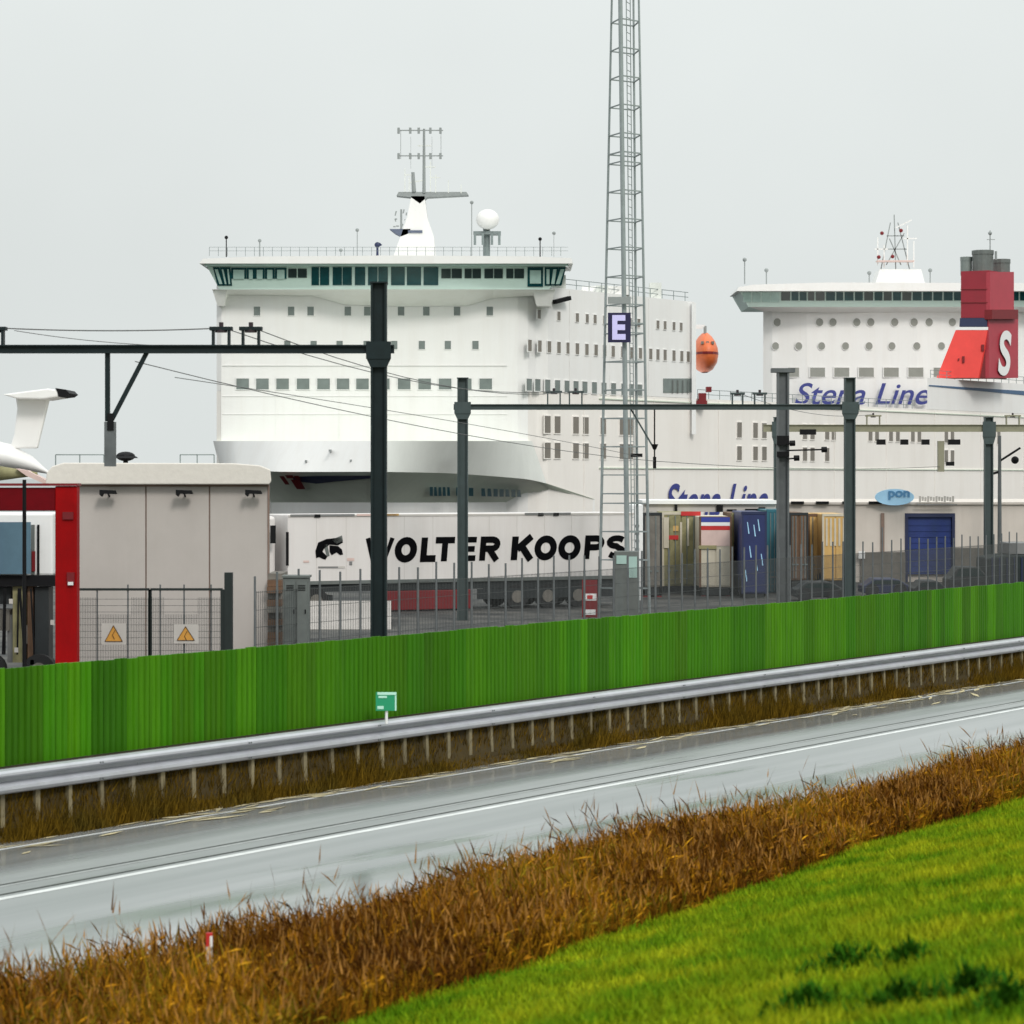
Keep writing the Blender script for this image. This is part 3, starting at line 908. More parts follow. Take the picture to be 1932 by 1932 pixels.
# bow: deck edge, knuckle, undercut; shade painted grey to starboard and below
def curve(pts): return [P(*p) for p in pts]
L0 = curve([(402, 832, 241), (440, 832, 234), (520, 832, 224), (712, 832, 211), (860, 832, 220), (970, 832, 233), (1002, 832, 241.2)]); L0[-1] = Vector((FRx + 0.2, YF + 0.8, L0[-1].z))
L1 = curve([(412, 872, 240.5), (450, 884, 230), (528, 890, 220.5), (712, 890, 209.5), (850, 893, 222), (985, 903, 235), (1040, 918, 246)]); L1[-1] = side(1030, 912) + ro * 4  # port knuckle pushed forward so that side faces up and looks brighter
L2 = curve([(500, 948, 243), (520, 948, 238), (570, 948, 227.5), (712, 948, 216.5), (850, 948, 228), (985, 947, 243), (1121, 942, 252)]); L2[-1] = side(1121, 942) + ro * 4
A0, A1, A2 = L0, L1, L2                              # coarse outlines, kept for placing the paint marks
def smooth(pts, k=6):
    out = []
    n = len(pts)
    for i in range(n - 1):
        a, b, c, d = pts[max(i - 1, 0)], pts[i], pts[i + 1], pts[min(i + 2, n - 1)]
        for j in range(k):
            t = j / k
            q = 0.5 * ((2 * b) + (c - a) * t + (2 * a - 5 * b + 4 * c - d) * t * t + (3 * b - a - 3 * c + d) * t ** 3)
            out.append(q.lerp(b.lerp(c, t), 0.35))
    return out + [pts[-1]]
def two_sides(pts): return smooth(pts[:4]), smooth(pts[3:])
(S0p, S0s), (S1p, S1s), (S2p, S2s) = two_sides(L0), two_sides(L1), two_sides(L2)
L3 = [Vector((p.x, p.y - 0.1, -2.5)) for p in S2p + S2s[1:]]
bw = MB(); bw.loft([S1p, S0p]); bw.build('bow_port_tilted', 'ship_white', fy, True, label='white left half of the bow, tilted up to look brighter')
bw = MB(); bw.loft([S1s, [a.lerp(b, 0.5) for a, b in zip(S1s, S0s)], S0s]); bw.build('bow_starboard_flare', 'ship_flare', fy, True, label='right half of the flared bow, its shade painted light grey')
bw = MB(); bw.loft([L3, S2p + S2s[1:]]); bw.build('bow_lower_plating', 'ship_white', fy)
bw = MB(); bw.loft([S2p + S2s[1:], S1p + S1s[1:]]); bw.build('bow_undercut', 'ship_grey', fy, True, label='underside of the bow, its shade painted grey green')
L0f = S0p + S0s[1:]
bw = MB(); bw.add(L0f, [tuple(range(len(L0f)))]); bw.build('foredeck', 'ship_grey', fy)
def on(a, b, c, d, u, v, o=0.25):
    p = (a.lerp(b, u)).lerp(d.lerp(c, u), v)
    n = (b - a).cross(d - a).normalized()
    if n.y > 0: n = -n
    return p + n * o
def strip(pts, name, m):
    mb = MB(); mb.prism(pts, (0, 0.12, 0)); return mb.build(name, m, fy)
A_, B_, C_, D_ = L1[2], L1[3], L2[3], L2[2]
strip([on(A_, B_, C_, D_, u, v) for u, v in ((0.12, 0.22), (0.35, 0.30), (0.6, 0.22), (0.98, 0.12), (0.98, 0.04), (0.4, 0.05), (0.12, 0.08))], 'blue_bow_stripe', 'navy')
for u0, u1, v0, v1 in ((0.0, 0.05, 0.03, 0.3), (0.07, 0.15, 0.0, 0.1), (0.1, 0.2, 0.14, 0.45), (0.16, 0.21, 0.02, 0.13)):
    strip([on(A_, B_, C_, D_, u, v, 0.34) for u, v in ((u0, v1), (u1, v1), (u1, v0), (u0, v0))], 'bow_emblem', 'dark_red')
A_, B_, C_, D_ = L1[3], L1[4], L2[4], L2[3]
u = 0.62
for seg, (a4, b4, c4, d4, us) in enumerate(((L1[3], L1[4], L2[4], L2[3], np.arange(0.70, 0.98, 0.062)), (L1[4], L1[5], L2[5], L2[4], np.arange(0.08, 0.98, 0.085)))):
    for j, u in enumerate(us):
        if seg == 1 and j in (3,): continue
        wd = 0.022 if seg == 0 else 0.03
        strip([on(a4, b4, c4, d4, uu, vv, 0.3) for uu, vv in ((u - wd, 0.68), (u + wd, 0.68), (u + wd * rnd.choice([0.5, 1]), 0.38), (u - wd, 0.38))], 'name_letter', 'teal')
# fittings on the bow: anchor pocket, chocks
for x, y, w_, h_, d_ in ((760, 878, 12, 9, 217), (803, 879, 20, 9, 221), (868, 866, 9, 12, 220), (790, 874, 5, 4, 220), (620, 848, 4, 4, 216), (660, 867, 4, 4, 214), (575, 868, 4, 4, 219)):
    MB().pbox(x, y, x + w_, y + h_, d_ - 1.2, 1.6).build('bow_fitting', 'mast_grey', fy)
# bridge
YB = YF - 2.6
def trap(top, bot, yt, yb_, dt, db, back, name, m, parent):
    """leaning face: top edge (x0,x1) at row yt / distance dt, bottom edge at row yb_ / distance db"""
    a0, a1 = P(top[0], yt, dt), P(top[1], yt, dt)
    b0, b1 = P(bot[0], yb_, db), P(bot[1], yb_, db)
    mb = MB()
    vs = [b0, b1, a1, a0] + [Vector((p.x, back, p.z)) for p in (b0, b1, a1, a0)]
    mb.add(vs, [(0, 1, 2, 3), (7, 6, 5, 4), (0, 4, 5, 1), (1, 5, 6, 2), (2, 6, 7, 3), (3, 7, 4, 0)])
    return mb.build(name, m, parent)
br = trap((388, 1070), (414, 1036), 498, 546, YB - 0.6, YB + 0.3, YF + 6, 'bridge', 'mint', fy)
rf = MB()
rp = [(376, 497), (1081, 497), (1078, 487), (1000, 483.5), (740, 482), (480, 484), (383, 488)]
rf.prism([P(x, y, YB - 1.6) for x, y in rp], (0, 9, 0)); rf.build('bridge_roof', 'ship_white', fy)
MB().pbox(386, 497.5, 1072, 502, YB - 1.1, 1.0).build('bridge_eave', 'glass_pale', fy)
def bpane(x0, x1, y0, y1, m, lean=0.0, out_=0.06):
    def dd(y): return YB - 0.6 + 0.9 * (y - 498) / 48 - out_
    mb = MB(); mb.prism([P(x0 + lean, y1, dd(y1)), P(x1 + lean, y1, dd(y1)), P(x1, y0, dd(y0)), P(x0, y0, dd(y0))], (0, 0.1, 0))
    mb.build('window', m, br)
c5 = lambda v: (600 + v / 2.415) * K3
c4 = lambda v: (1150 + v / 2.415) * K3
for a, b in ((755, 808), (815, 880), (905, 970), (975, 1040), (1062, 1135), (1155, 1222), (1228, 1295), (1318, 1415), (1430, 1530), (1548, 1652)):
    bpane(c5(a), c5(b), 504, 538, 'glass_teal')
for a, b in ((345, 412), (418, 490), (510, 560), (565, 625), (650, 712), (718, 780), (805, 855), (862, 930)):
    bpane(c4(a), c4(b), 507, 525, 'glass_dark')
for a, b in ((590, 650), (658, 722)):
    bpane(c5(a), c5(b), 507, 524, 'glass_dark')
for a, b in ((190, 290), (300, 350), (356, 420), (430, 490), (500, 575)):
    bpane(c5(a) - 1, c5(b) + 1, 505, 526, 'glass_teal'); bpane(c5(a) + 3, c5(b) - 3, 509, 526.5, 'glass_pale', 0, 0.12)
for a, b, l in ((60, 100, 9), (110, 140, 6), (148, 178, 3)):
    bpane(c5(a) - 1, c5(b) + 1, 504, 539, 'glass_teal', l); bpane(c5(a) + 2.5, c5(b) - 2.5, 508, 536, 'glass_pale', l, 0.12)
bpane(c5(70), c5(92), 507, 524, 'glass_teal', 4); bpane(c5(120), c5(134), 507, 520, 'glass_teal', 2)
bpane(c4(955), c4(1065), 504, 541, 'glass_teal'); bpane(c4(972), c4(1050), 510, 535, 'glass_pale', 0, 0.12)
for a, b, l in ((1080, 1120, 0), (1128, 1170, -4), (1180, 1225, -9)):
    bpane(c4(a) - 1, c4(b) + 1, 504, 539, 'glass_teal', l); bpane(c4(a) + 2.5, c4(b) - 2.5, 508, 536, 'glass_pale', l, 0.12)
# brow under the bridge: bulging underside
mb = MB()
top_ = [(414, 546), (590, 546), (650, 546), (760, 546), (880, 546), (930, 546), (1036, 546)]
bot_ = [(418, 556), (590, 558), (650, 575), (760, 578), (880, 577), (930, 563), (1030, 556)]
dt = [YB + 0.25, YB, YB - 0.7, YB - 1.2, YB - 0.7, YB, YB + 0.25]
mb.loft([[P(x, y, YF - 0.05) for x, y in bot_], [P(x, y, d) for (x, y), d in zip(top_, dt)]])
mb.loft([[P(x, y, d) for (x, y), d in zip(top_, dt)], [P(x, y - 1, YF) for (x, y) in top_]])
mb.build('bridge_brow', 'ship_white', fy)
for x0, x1 in ((400, 428), (1005, 1048)):
    a, b = P(x0, 546, YB + 0.4), P(x1, 546, YB + 0.4)
    mb = MB(); z1 = P(0, 575, YB).z
    mb.prism([a, b, Vector((b.x, YF + 1, a.z)), Vector((a.x, YF + 1, a.z))], (0, 0, 0.02))
    mb.prism([Vector((a.x + 0.4, YB + 1.5, z1)), Vector((b.x - 0.4, YB + 1.5, z1)), Vector((b.x, YB + 0.6, a.z)), Vector((a.x, YB + 0.6, a.z))], (0, 3, 0))
    mb.build('wing_bracket', 'ship_white', fy)
MB().beam(side(1040, 570) + ro * 20, side(1062, 563) + ro * 40, 0.5, 0.4).build('boat_boom', 'black', fy)
for x in (1050, 1075, 1155, 1255):
    a = side(x, 548); a.z = Zt
    MB().box(a.x - 1.6, a.x - 0.4, a.y - 0.2, a.y + 2, Zt - 0.01, Zt + rnd.uniform(0.8, 1.7)).build('deck_house', 'ship_flare', fy)
MB().box(side(1120, 500).x - 1, side(1205, 500).x - 1, 253, 260, Zt, Zt + 0.9).build('deck_locker', 'ship_white', fy)
# rails on the bridge roof
rl = MB()
zr = P(0, 483, YB).z
for x in np.arange(395, 1075, 17):
    w = P(x, 483, YB - 1.0); rl.beam((w.x, w.y, zr - 0.1), (w.x, w.y, zr + 0.75), 0.04)
for h_ in (0.4, 0.75):
    rl.beam((P(395, 0, YB - 1).x, YB - 1, zr + h_), (P(1072, 0, YB - 1).x, YB - 1, zr + h_), 0.03)
rl.build('roof_rail', 'galv', fy)
# main mast
def mx_(x, y): return P(x, y, 246)
mst = MB()
mst.prism([mx_(742, 484), mx_(822, 484), mx_(818, 445), mx_(806, 410), mx_(801, 370), mx_(776, 370), mx_(768, 410), mx_(756, 445)], (0, 3, 0))
mst = mst.build('mast', 'ship_white', fy)
b = MB(); b.prism([mx_(748, 369), mx_(775, 372), mx_(792, 384), mx_(806, 372), mx_(884, 368), mx_(880, 362), mx_(752, 362)], (0, 1.5, 0)); b.build('crosstree', 'mast_grey', mst)
b = MB(); b.tube(mx_(800, 364), mx_(800, 243), 0.17, 0.11); b.tube(mx_(781, 362), mx_(779, 325), 0.22, 0.16)
b.build('pole', 'mast_grey', mst)
b = MB()
for y, x0, x1 in ((246, 752, 836), (294, 752, 836)):
    b.beam(mx_(x0, y), mx_(x1, y), 0.1)
    for x in (x0, x0 + 22, 790, 812, x1 - 5):
        b.beam(mx_(x, y - 5), mx_(x, y + 6), 0.24)
for x in (756, 832): b.beam(mx_(x, 246), mx_(x, 300), 0.05)
for x in (815, 775): b.beam(mx_(x, 258), mx_(x, 318), 0.03)
b.build('yard', 'mast_grey', mst)
b = MB(); b.prism([mx_(735, 432), mx_(775, 432), mx_(770, 441), mx_(757, 446), mx_(745, 440)], (0, 1.5, 0)); b.beam(mx_(770, 437), mx_(797, 437), 0.25); b.build('radar', 'radar_blue', mst)
b = MB()
for k in range(9):
    x, y = rnd.uniform(738, 768), rnd.uniform(398, 428)
    b.beam(mx_(x, y), mx_(x + rnd.uniform(-6, 6), y + rnd.uniform(-9, 9)), 0.12)
b.tube(mx_(757, 432), mx_(757, 395), 0.1)
b.build('aerial', 'mast_grey', mst)
b = MB()
for x, y0, y1 in ((764, 362, 318), (772, 362, 335), (812, 362, 305), (822, 364, 330), (846, 364, 340), (870, 365, 348)): b.beam(mx_(x, y0), mx_(x, y1), 0.09)
for x0, y0, x1, y1 in ((764, 330, 781, 330), (800, 315, 822, 315), (788, 275, 814, 275), (772, 345, 800, 340), (812, 335, 830, 335)): b.beam(mx_(x0, y0), mx_(x1, y1), 0.1)
b.build('spars', 'ship_flare', mst)
b = MB(); b.ball(P(920, 414, 246), 1.05, 16, 10, 1.1, 1.1, 0.95); rd = b.build('radar_dome', 'ship_white', fy, smooth=True)
b = MB()
for x in (896, 911, 928, 942): b.beam(P(x, 440, 246), P(x, 462, 246), 0.25)
b.pbox(893, 436, 945, 442, 246, 1.5); b.tube(P(918, 483, 246.7), P(918, 425, 246.7), 0.35); b.build('stand', 'galv', rd)
for x, y0, r, m in ((427, 446, 0.1, 'black'), (490, 452, 0.12, 'mast_grey'), (674, 432, 0.07, 'mast_grey'), (712, 460, 0.2, 'navy'), (1019, 449, 0.1, 'black'), (1045, 438, 0.04, 'mast_grey'),
                    (890, 380, 0.08, 'mast_grey'), (643, 470, 0.05, 'mast_grey')):
    b = MB(); b.tube(P(x, 485, YF), P(x, y0, YF), r * 0.6, r * 0.5, 6); b.ball(P(x, y0 + 2, YF), max(0.18, r * 1.4), 8, 6); b.build('roof_aerial', m, fy)
b = MB(); b.prism([P(706, 462, YF), P(713, 466, YF), P(721, 462, YF), P(717, 458, YF), P(709, 458, YF)], (0, 0.3, 0)); b.build('horn', 'navy', fy)
# white davit post at the end of the block + things at its foot
a = side(1308, 590); e = Vector((0.8, -0.6, 0)) * 0.5
MB().box(a.x - 0.22, a.x + 0.22, a.y - 1.0, a.y - 0.5, 9.5, a.z + 1).build('davit_post', 'white', fy)
b = MB()
for x, y, w_, h_ in ((1318, 742, 14, 18), (1332, 730, 10, 10), (1312, 756, 22, 10)):
    c = side(x, y); b.box(c.x, c.x + w_ * 0.055, c.y - 0.6, c.y + 0.6, c.z - h_ * 0.055, c.z)
b.build('winch', 'dark_red', fy)
# "Stena Line" on the side, half hidden
a = side(1252, 975)
b_ = side(1447, 975); ln = (Vector((b_.x, b_.y, 0)) - Vector((a.x, a.y, 0))).length
text('Stena Line', 'lettering', 'line_blue', fy, (a.x, a.y, a.z), SD, ln, 3.45, 0.35, 0.012, 0.15)
# stern block with stripe
SB = 82
pts = [(FRx + 0.6 * SB, YF + 0.8 * SB), (FRx + 0.6 * S_end, YF + 0.8 * S_end), (FRx + 1.6 + 0.6 * S_end, YF + 9 + 0.8 * S_end), (FRx + 1.6 + 0.6 * SB, YF + 9 + 0.8 * SB)]
up(pts, Zh + 0.02, 17.2, 'stern_deckhouse', 'ship_white', fy)
a = side(1765, 727); zz1 = a.z; zz0 = side(1765, 737).z
mb = MB(); p0 = S0 + SD * (SB + 0.4) + ro * 3; p1 = S0 + SD * S_end + ro * 3
mb.prism([Vector((p0.x, p0.y, zz0 + 0.5)), Vector((p1.x, p1.y, zz0 - 0.1)), Vector((p1.x, p1.y, zz1)), Vector((p0.x, p0.y, zz1))], (-0.1, 0.08, 0)); mb.build('stern_stripe', 'stripe_blue', fy)
# funnel
fu_d = 312.0
fc = P(1866, 711, fu_d)                              # near edge of the funnel at deck
def fp(x, y, d=fu_d): return P(x, y, d)
def slab_side(xa, xb, ya, yb, name, m, par, o=0.0, base=None):
    """slab on the funnel's side face, running from the edge along the ship"""
    q0 = Vector((fc.x, fc.y, 0)) + Vector((0.8, -0.6, 0)) * o
    w = [hit(q0, SD, x, y) for x, y in ((xa, yb), (xb, yb), (xb, ya), (xa, ya))]
    mb = MB(); mb.prism(w, (-3.2, 2.4, 0)) if base is None else mb.prism(w, (-0.1, 0.08, 0))
    return mb.build(name, m, par)
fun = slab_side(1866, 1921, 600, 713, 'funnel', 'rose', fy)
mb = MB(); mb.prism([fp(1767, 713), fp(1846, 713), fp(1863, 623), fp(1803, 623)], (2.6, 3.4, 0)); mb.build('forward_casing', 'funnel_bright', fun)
mb = MB(); mb.prism([fp(1846, 713, fu_d + 0.3), fp(1866, 713, fu_d + 0.3), fp(1866, 618, fu_d + 0.3), fp(1858, 618, fu_d + 0.3)], (3, 4, 0)); mb.build('painted_shadow', 'dark_red', fun)  # dark red strip, a shadow painted beside the forward casing
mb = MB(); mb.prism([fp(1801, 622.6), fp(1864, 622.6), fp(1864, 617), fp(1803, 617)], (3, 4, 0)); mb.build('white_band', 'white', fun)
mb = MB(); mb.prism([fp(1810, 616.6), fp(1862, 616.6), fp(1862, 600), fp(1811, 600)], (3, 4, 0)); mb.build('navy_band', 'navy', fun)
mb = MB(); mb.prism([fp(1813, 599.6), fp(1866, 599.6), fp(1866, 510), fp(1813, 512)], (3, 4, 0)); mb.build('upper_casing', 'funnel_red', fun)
slab_side(1868, 1913, 513, 599, 'aft_casing', 'rose', fun, 0.25)
slab_side(1872, 1921, 584, 602, 'ledge', 'dark_red', fun, 0.6)
for y in (545, 570):
    mb = MB(); mb.prism([fp(1812.5, y + 1.2, fu_d - 0.12), fp(1866, y + 1.2, fu_d - 0.12), fp(1866, y, fu_d - 0.12), fp(1812.5, y, fu_d - 0.12)], (0, 0.2, 0)); mb.build('panel_seam', 'dark_red', fun)
for x, y, w_, h_ in ((1816, 672, 4, 12), (1808, 676, 2, 4), (1852, 650, 5, 12)):
    mb = MB(); mb.pbox(x, y, x + w_, y + h_, fu_d - 0.2, 0.4); mb.build('louvre', 'dark_red', fun)
for x0, x1, y0, y1, m, d in ((1814, 1836, 485, 513, 'glass_grey', 314), (1838, 1878, 472, 513, 'cabinet', 312.5), (1876, 1909, 489, 515, 'cabinet', 316)):
    b = MB(); r = (x1 - x0) / 2 * d / F; c = (x0 + x1) / 2
    a, t = P(c, y1 + 6, d), P(c, y0, d)
    b.tube((a.x, d + r, a.z), (t.x, d + r, t.z), r, r, 14); b.tube((t.x, d + r, t.z - 0.45), (t.x, d + r, t.z + 0.06), r * 1.05, r * 1.05, 14); b.build('exhaust_pipe', m, fun)
b = MB(); b.tube(P(1868, 473, 313), P(1868, 435, 313), 0.07); b.beam(P(1862, 452, 313), P(1877, 452, 313), 0.08); b.ball(P(1868, 440, 313), 0.25, 8, 6); b.tube(P(1879, 490, 313), P(1879, 474, 313), 0.15); b.build('aerial', 'mast_grey', fun)
q0 = Vector((fc.x, fc.y, 0)) + Vector((0.8, -0.6, 0)) * 0.12
w0 = hit(q0, SD, 1882, 708); w1 = hit(q0, SD, 1907, 708)
text('S', 'emblem', 'white', fun, w0, SD, (Vector((w1.x, w1.y, 0)) - Vector((w0.x, w0.y, 0))).length, hit(q0, SD, 1882, 622).z - w0.z, 0.15, 0.03, 0.1)

# far ferry
Y2 = 352.0
ff = thing('far_ferry', 'second white ferry farther back with blue lettering below its bridge, partly behind the red funnel', 'ferry', (60, 365, -2))
xl, xr = P(1440, 0, Y2).x, P(2010, 0, Y2).x
mb = MB()
pl = [(xl, Y2), (xl + 1.2, Y2 - 0.7), (xl + 6, Y2 - 1.6), ((xl + xr) / 2, Y2 - 2.4), (xr - 6, Y2 - 1.6), (xr, Y2), (xr + 40, Y2 + 60), (xl + 40, Y2 + 60)]
zt2 = P(0, 572, Y2).z
mb.prism([(x, y, -2.5) for x, y in pl], (0, 0, zt2 + 2.5)); mb.f = [tuple(reversed(f)) for f in mb.f]
mb.build('hull', 'ship_white', ff)
YB2 = Y2 - 5
b2 = trap((1396, 2070), (1412, 2055), 549, 579, YB2 - 0.8, YB2 + 0.2, Y2 + 6, 'bridge', 'mint', ff)
rf = MB(); rf.prism([P(x, y, YB2 - 2) for x, y in ((1390, 549), (2080, 549), (2078, 541), (1950, 534), (1560, 533), (1420, 537), (1393, 542))], (0, 11, 0)); rf.build('bridge_roof', 'ship_white', ff)
def b2pane(x0, x1, y0, y1, m):
    def dd(y): return YB2 - 0.8 + 1.0 * (y - 549) / 30 - 0.08
    mb = MB(); mb.prism([P(x0, y1, dd(y1)), P(x1, y1, dd(y1)), P(x1, y0, dd(y0)), P(x0, y0, dd(y0))], (0, 0.1, 0)); mb.build('window', m, b2)
x = 1474
while x < 2000:
    w_ = rnd.choice([13, 15, 17, 12])
    b2pane(x, x + w_, 551, 567, 'glass_teal' if rnd.random() < 0.65 else 'glass_dark')
    x += w_ + 2.5
for x in (1402, 1420, 1438, 1455): b2pane(x, x + 15, 551, 570, 'glass_pale')
for x in (1404, 1425, 1443): b2pane(x + 1, x + 8, 553, 556, 'glass_teal')
mb = MB(); mb.loft([[P(x, y, Y2 - 2.0) for x, y in ((1440, 588), (1560, 590), (1720, 591), (1860, 590), (2010, 588))], [P(x, 579, YB2 + 0.2) for x in (1414, 1560, 1720, 1860, 2050)], [P(x, 578, Y2) for x in (1414, 1560, 1720, 1860, 2050)]])
mb.build('bridge_brow', 'ship_white', ff)
def front2(x):                                       # distance of the curved front at column x
    X = (x - CX) * Y2 / F
    return float(np.interp(X, [p[0] for p in pl[:6]], [p[1] for p in pl[:6]])) - 0.05
for x in (2277, 2401, 2440, 2510, 2551, 2621, 2678, 2722, 2790): window(ff, P(x * K3, 608, front2(x * K3)), 1.05, 1.15, 0, 'round', 'port_grey')
for x in (2272, 2340, 2407, 2477, 2546, 2613, 2686, 2758): window(ff, P(x * K3, 653, front2(x * K3)), 1.0, 1.1, 0, 'round', 'port_grey')
for x in (2330, 2395, 2466, 2538, 2611, 2683, 2755): window(ff, P(x * K3, 702.5, front2(x * K3)), 2.1, 1.3, 0, 'rect', 'port_grey')
a = P(1498, 764, front2(1500) - 0.6)
text('Stena Line', 'lettering', 'line_blue', ff, (a.x, a.y, a.z), (1, 0.0, 0), (1752 - 1498) * a.y / F, 41 * a.y / F, 0.3, 0.01, 1.2)
ms = MB(); ms.prism([P(1652, 535, Y2), P(1745, 535, Y2), P(1738, 508, Y2), P(1660, 508, Y2)], (0, 5, 0)); m2 = ms.build('mast', 'ship_white', ff)
b = MB()
for x0, y0, x1, y1 in ((1662, 508, 1680, 420), (1716, 508, 1694, 420), (1690, 508, 1687, 405), (1668, 470, 1712, 470), (1673, 445, 1706, 445), (1672, 500, 1706, 440), (1700, 500, 1678, 450)):
    b.beam(P(x0, y0, Y2 + 1), P(x1, y1, Y2 + 1), 0.13)
b.build('lattice', 'mast_grey', m2)
b = MB()
for x, y in ((1658, 485), (1684, 484), (1700, 435), (1664, 440)): b.ball(P(x, y, Y2), 0.28, 8, 6)
b.build('navigation_light', 'dark_red', m2)
b = MB()
for x0, y0, x1, y1 in ((1656, 500, 1656, 448), (1668, 505, 1668, 462), (1712, 500, 1712, 425), (1724, 505, 1724, 455), (1650, 470, 1675, 470), (1705, 450, 1730, 450), (1690, 430, 1720, 415)): b.beam(P(x0, y0, Y2 + 0.5), P(x1, y1, Y2 + 0.5), 0.16)
b.build('aerial_cluster', 'ship_white', m2)
b = MB(); b.pbox(1655, 491, 1725, 493.5, Y2 - 0.5, 1.5); b.build('platform', 'pink', m2)
b = MB()
for x, y in ((1640, 515), (1755, 510), (1405, 490), (1446, 510)): b.tube(P(x, 536, Y2), P(x, y, Y2), 0.08); b.ball(P(x, y, Y2), 0.3, 8, 6)
b.build('roof_aerial', 'mast_grey', ff)

# lifeboat
lc = P(1330, 664, 268)
lb = thing('lifeboat', 'orange enclosed lifeboat hanging at the end of the near ferry deckhouse', 'lifeboat', (lc.x, lc.y, lc.z - 2))
rows = []
for z, w_, l_ in ((-2.2, 0.35, 1.6), (-1.9, 0.85, 3.0), (-1.2, 1.28, 4.0), (-0.4, 1.42, 4.3), (0.3, 1.36, 4.2), (1.0, 1.1, 3.6), (1.6, 0.72, 2.6), (2.0, 0.3, 1.4)):
    ring = []
    for k in range(17):
        t = 2 * math.pi * k / 16
        ring.append(lc + Vector((w_ * math.cos(t), l_ * math.sin(t), z)))
    rows.append(ring)
MB().loft(rows).build('hull', 'orange', lb, smooth=True)
b = MB()
for z in (-0.4,): b.loft([[lc + Vector((1.42 * math.cos(t), 4.36 * math.sin(t), z)) for t in np.linspace(0, 2 * math.pi, 17)], [lc + Vector((1.42 * math.cos(t), 4.36 * math.sin(t), z + 0.25)) for t in np.linspace(0, 2 * math.pi, 17)]])
b.build('fender', 'dark_red', lb)
for sx in (-0.55, 0.0, 0.55): MB().box(lc.x + sx - 0.14, lc.x + sx + 0.14, lc.y - 3.75, lc.y - 3.2, lc.z + 0.65, lc.z + 0.95).build('porthole', 'brown_glass', lb)
MB().tube(lc + Vector((-0.1, -1.5, 1.6)), lc + Vector((-0.1, -1.5, 2.7)), 0.16).build('davit_hook', 'mast_grey', lb)
for yy in (-1.5, 1.5):
    b = MB(); b.beam(lc + Vector((-0.1, yy, 2.7)), Vector((side(1306, 600).x - 0.3, lc.y + yy, lc.z + 2.7)), 0.25); b.build('davit_arm', 'white', fy)

# ------------------------------------------------------------------ railway gantries, masts, wires
def bracket(mb, ins, x, z, d, w, h, t):
    mb.box(x - w / 2, x - w / 2 + t, d - 0.1, d + 0.1, z, z + h)
    mb.box(x + w / 2 - t, x + w / 2, d - 0.1, d + 0.1, z, z + h)
    mb.box(x - w / 2 - t, x + w / 2 + t, d - 0.12, d + 0.12, z + h - t * 1.5, z + h)
    ins.tube((x, d, z + h), (x, d, z + h + 0.1), 0.05); ins.tube((x, d, z + h - 0.07 - t), (x, d, z + h - t), 0.13)
def gantry(d, ybeam, posts, xa, xb, bh, m, label, brs, ytop, pw):
    z = P(0, ybeam, d).z
    g = thing('railway_gantry', label, 'gantry', (P(posts[-1], 0, d).x, d, 0), 'gantries over the railway')
    for px in posts:
        X = P(px, 0, d).x
        mb = MB(); mb.hsec(X, d, -0.42, P(0, ytop, d).z, pw, pw * 0.9, 0.045)
        po = mb.build('post', m, g)
        MB().box(X - pw * 0.55, X + pw * 0.55, d - pw * 0.5, d + pw * 0.5, P(0, ytop, d).z, P(0, ytop, d).z + 0.03).build('cap', m, po)
        mb = MB(); mb.box(X - pw * 0.78, X + pw * 0.78, d - pw * 0.56, d - pw * 0.47, z - bh * 1.2, z + bh * 0.9)
        mb.prism([(X - pw * 0.75, d - pw * 0.5, z - bh * 1.2), (X - pw * 0.5, d - pw * 0.5, z - bh * 2.2), (X + pw * 0.5, d - pw * 0.5, z - bh * 2.2), (X + pw * 0.75, d - pw * 0.5, z - bh * 1.2)], (0, 0.1, 0))
        mb.build('collar', m, po)
    x0, x1 = P(xa, 0, d).x, P(xb, 0, d).x
    mb = MB(); mb.box(x0, x1, d - pw * 0.47, d - pw * 0.47 + 0.2, z - bh / 2, z - bh / 2 + 0.03); mb.box(x0, x1, d - pw * 0.47, d - pw * 0.47 + 0.2, z + bh / 2 - 0.03, z + bh / 2)
    mb.box(x0, x1, d - pw * 0.47 + 0.08, d - pw * 0.47 + 0.12, z - bh / 2 + 0.03, z + bh / 2 - 0.03); mb.build('beam', m, g)
    for bx, bw_, bh_ in brs:
        mb, ins = MB(), MB()
        w_ = bw_ * d / F
        bracket(mb, ins, P(bx, 0, d).x, z + bh / 2, d - pw * 0.47 + 0.1, w_, bh_ * d / F, 0.05)
        o = mb.build('wire_bracket', m, g)
        ins.build('insulator', 'insul', o)
    return g, z
GA, GB, GC = 54.0, 94.0, 124.0
g1, z1 = gantry(GA, 659, [-628, 715], -660, 744, 0.18, 'gantry', 'nearest dark gantry with the thick post, its beam crossing the left of the sky', [(418, 34, 34), (474, 34, 34), (-8, 34, 34)], 535, 0.345)
g2, z2 = gantry(GB, 768, [873, 1603], 856, 1621, 0.21, 'gantry_far', 'dark gantry with one post before the trailer lettering, beam crossing the lattice mast', [(1045, 26, 25), (1086, 26, 25), (1391, 22, 22), (1433, 22, 22)], 714, 0.40)
g3, z3 = gantry(GC, 808, [1468, 1865, 2080], 1440, 2120, 0.36, 'olive_steel', 'farthest olive grey gantry in front of the cream shed with the blue door', [(1647, 26, 18), (1910, 26, 18)], 788, 0.42)
for o in g3.children:
    if o.name.startswith('post'):
        o.data.materials[0] = M['gantry_far']
        for k_ in o.children: k_.data.materials[0] = M['gantry_far']
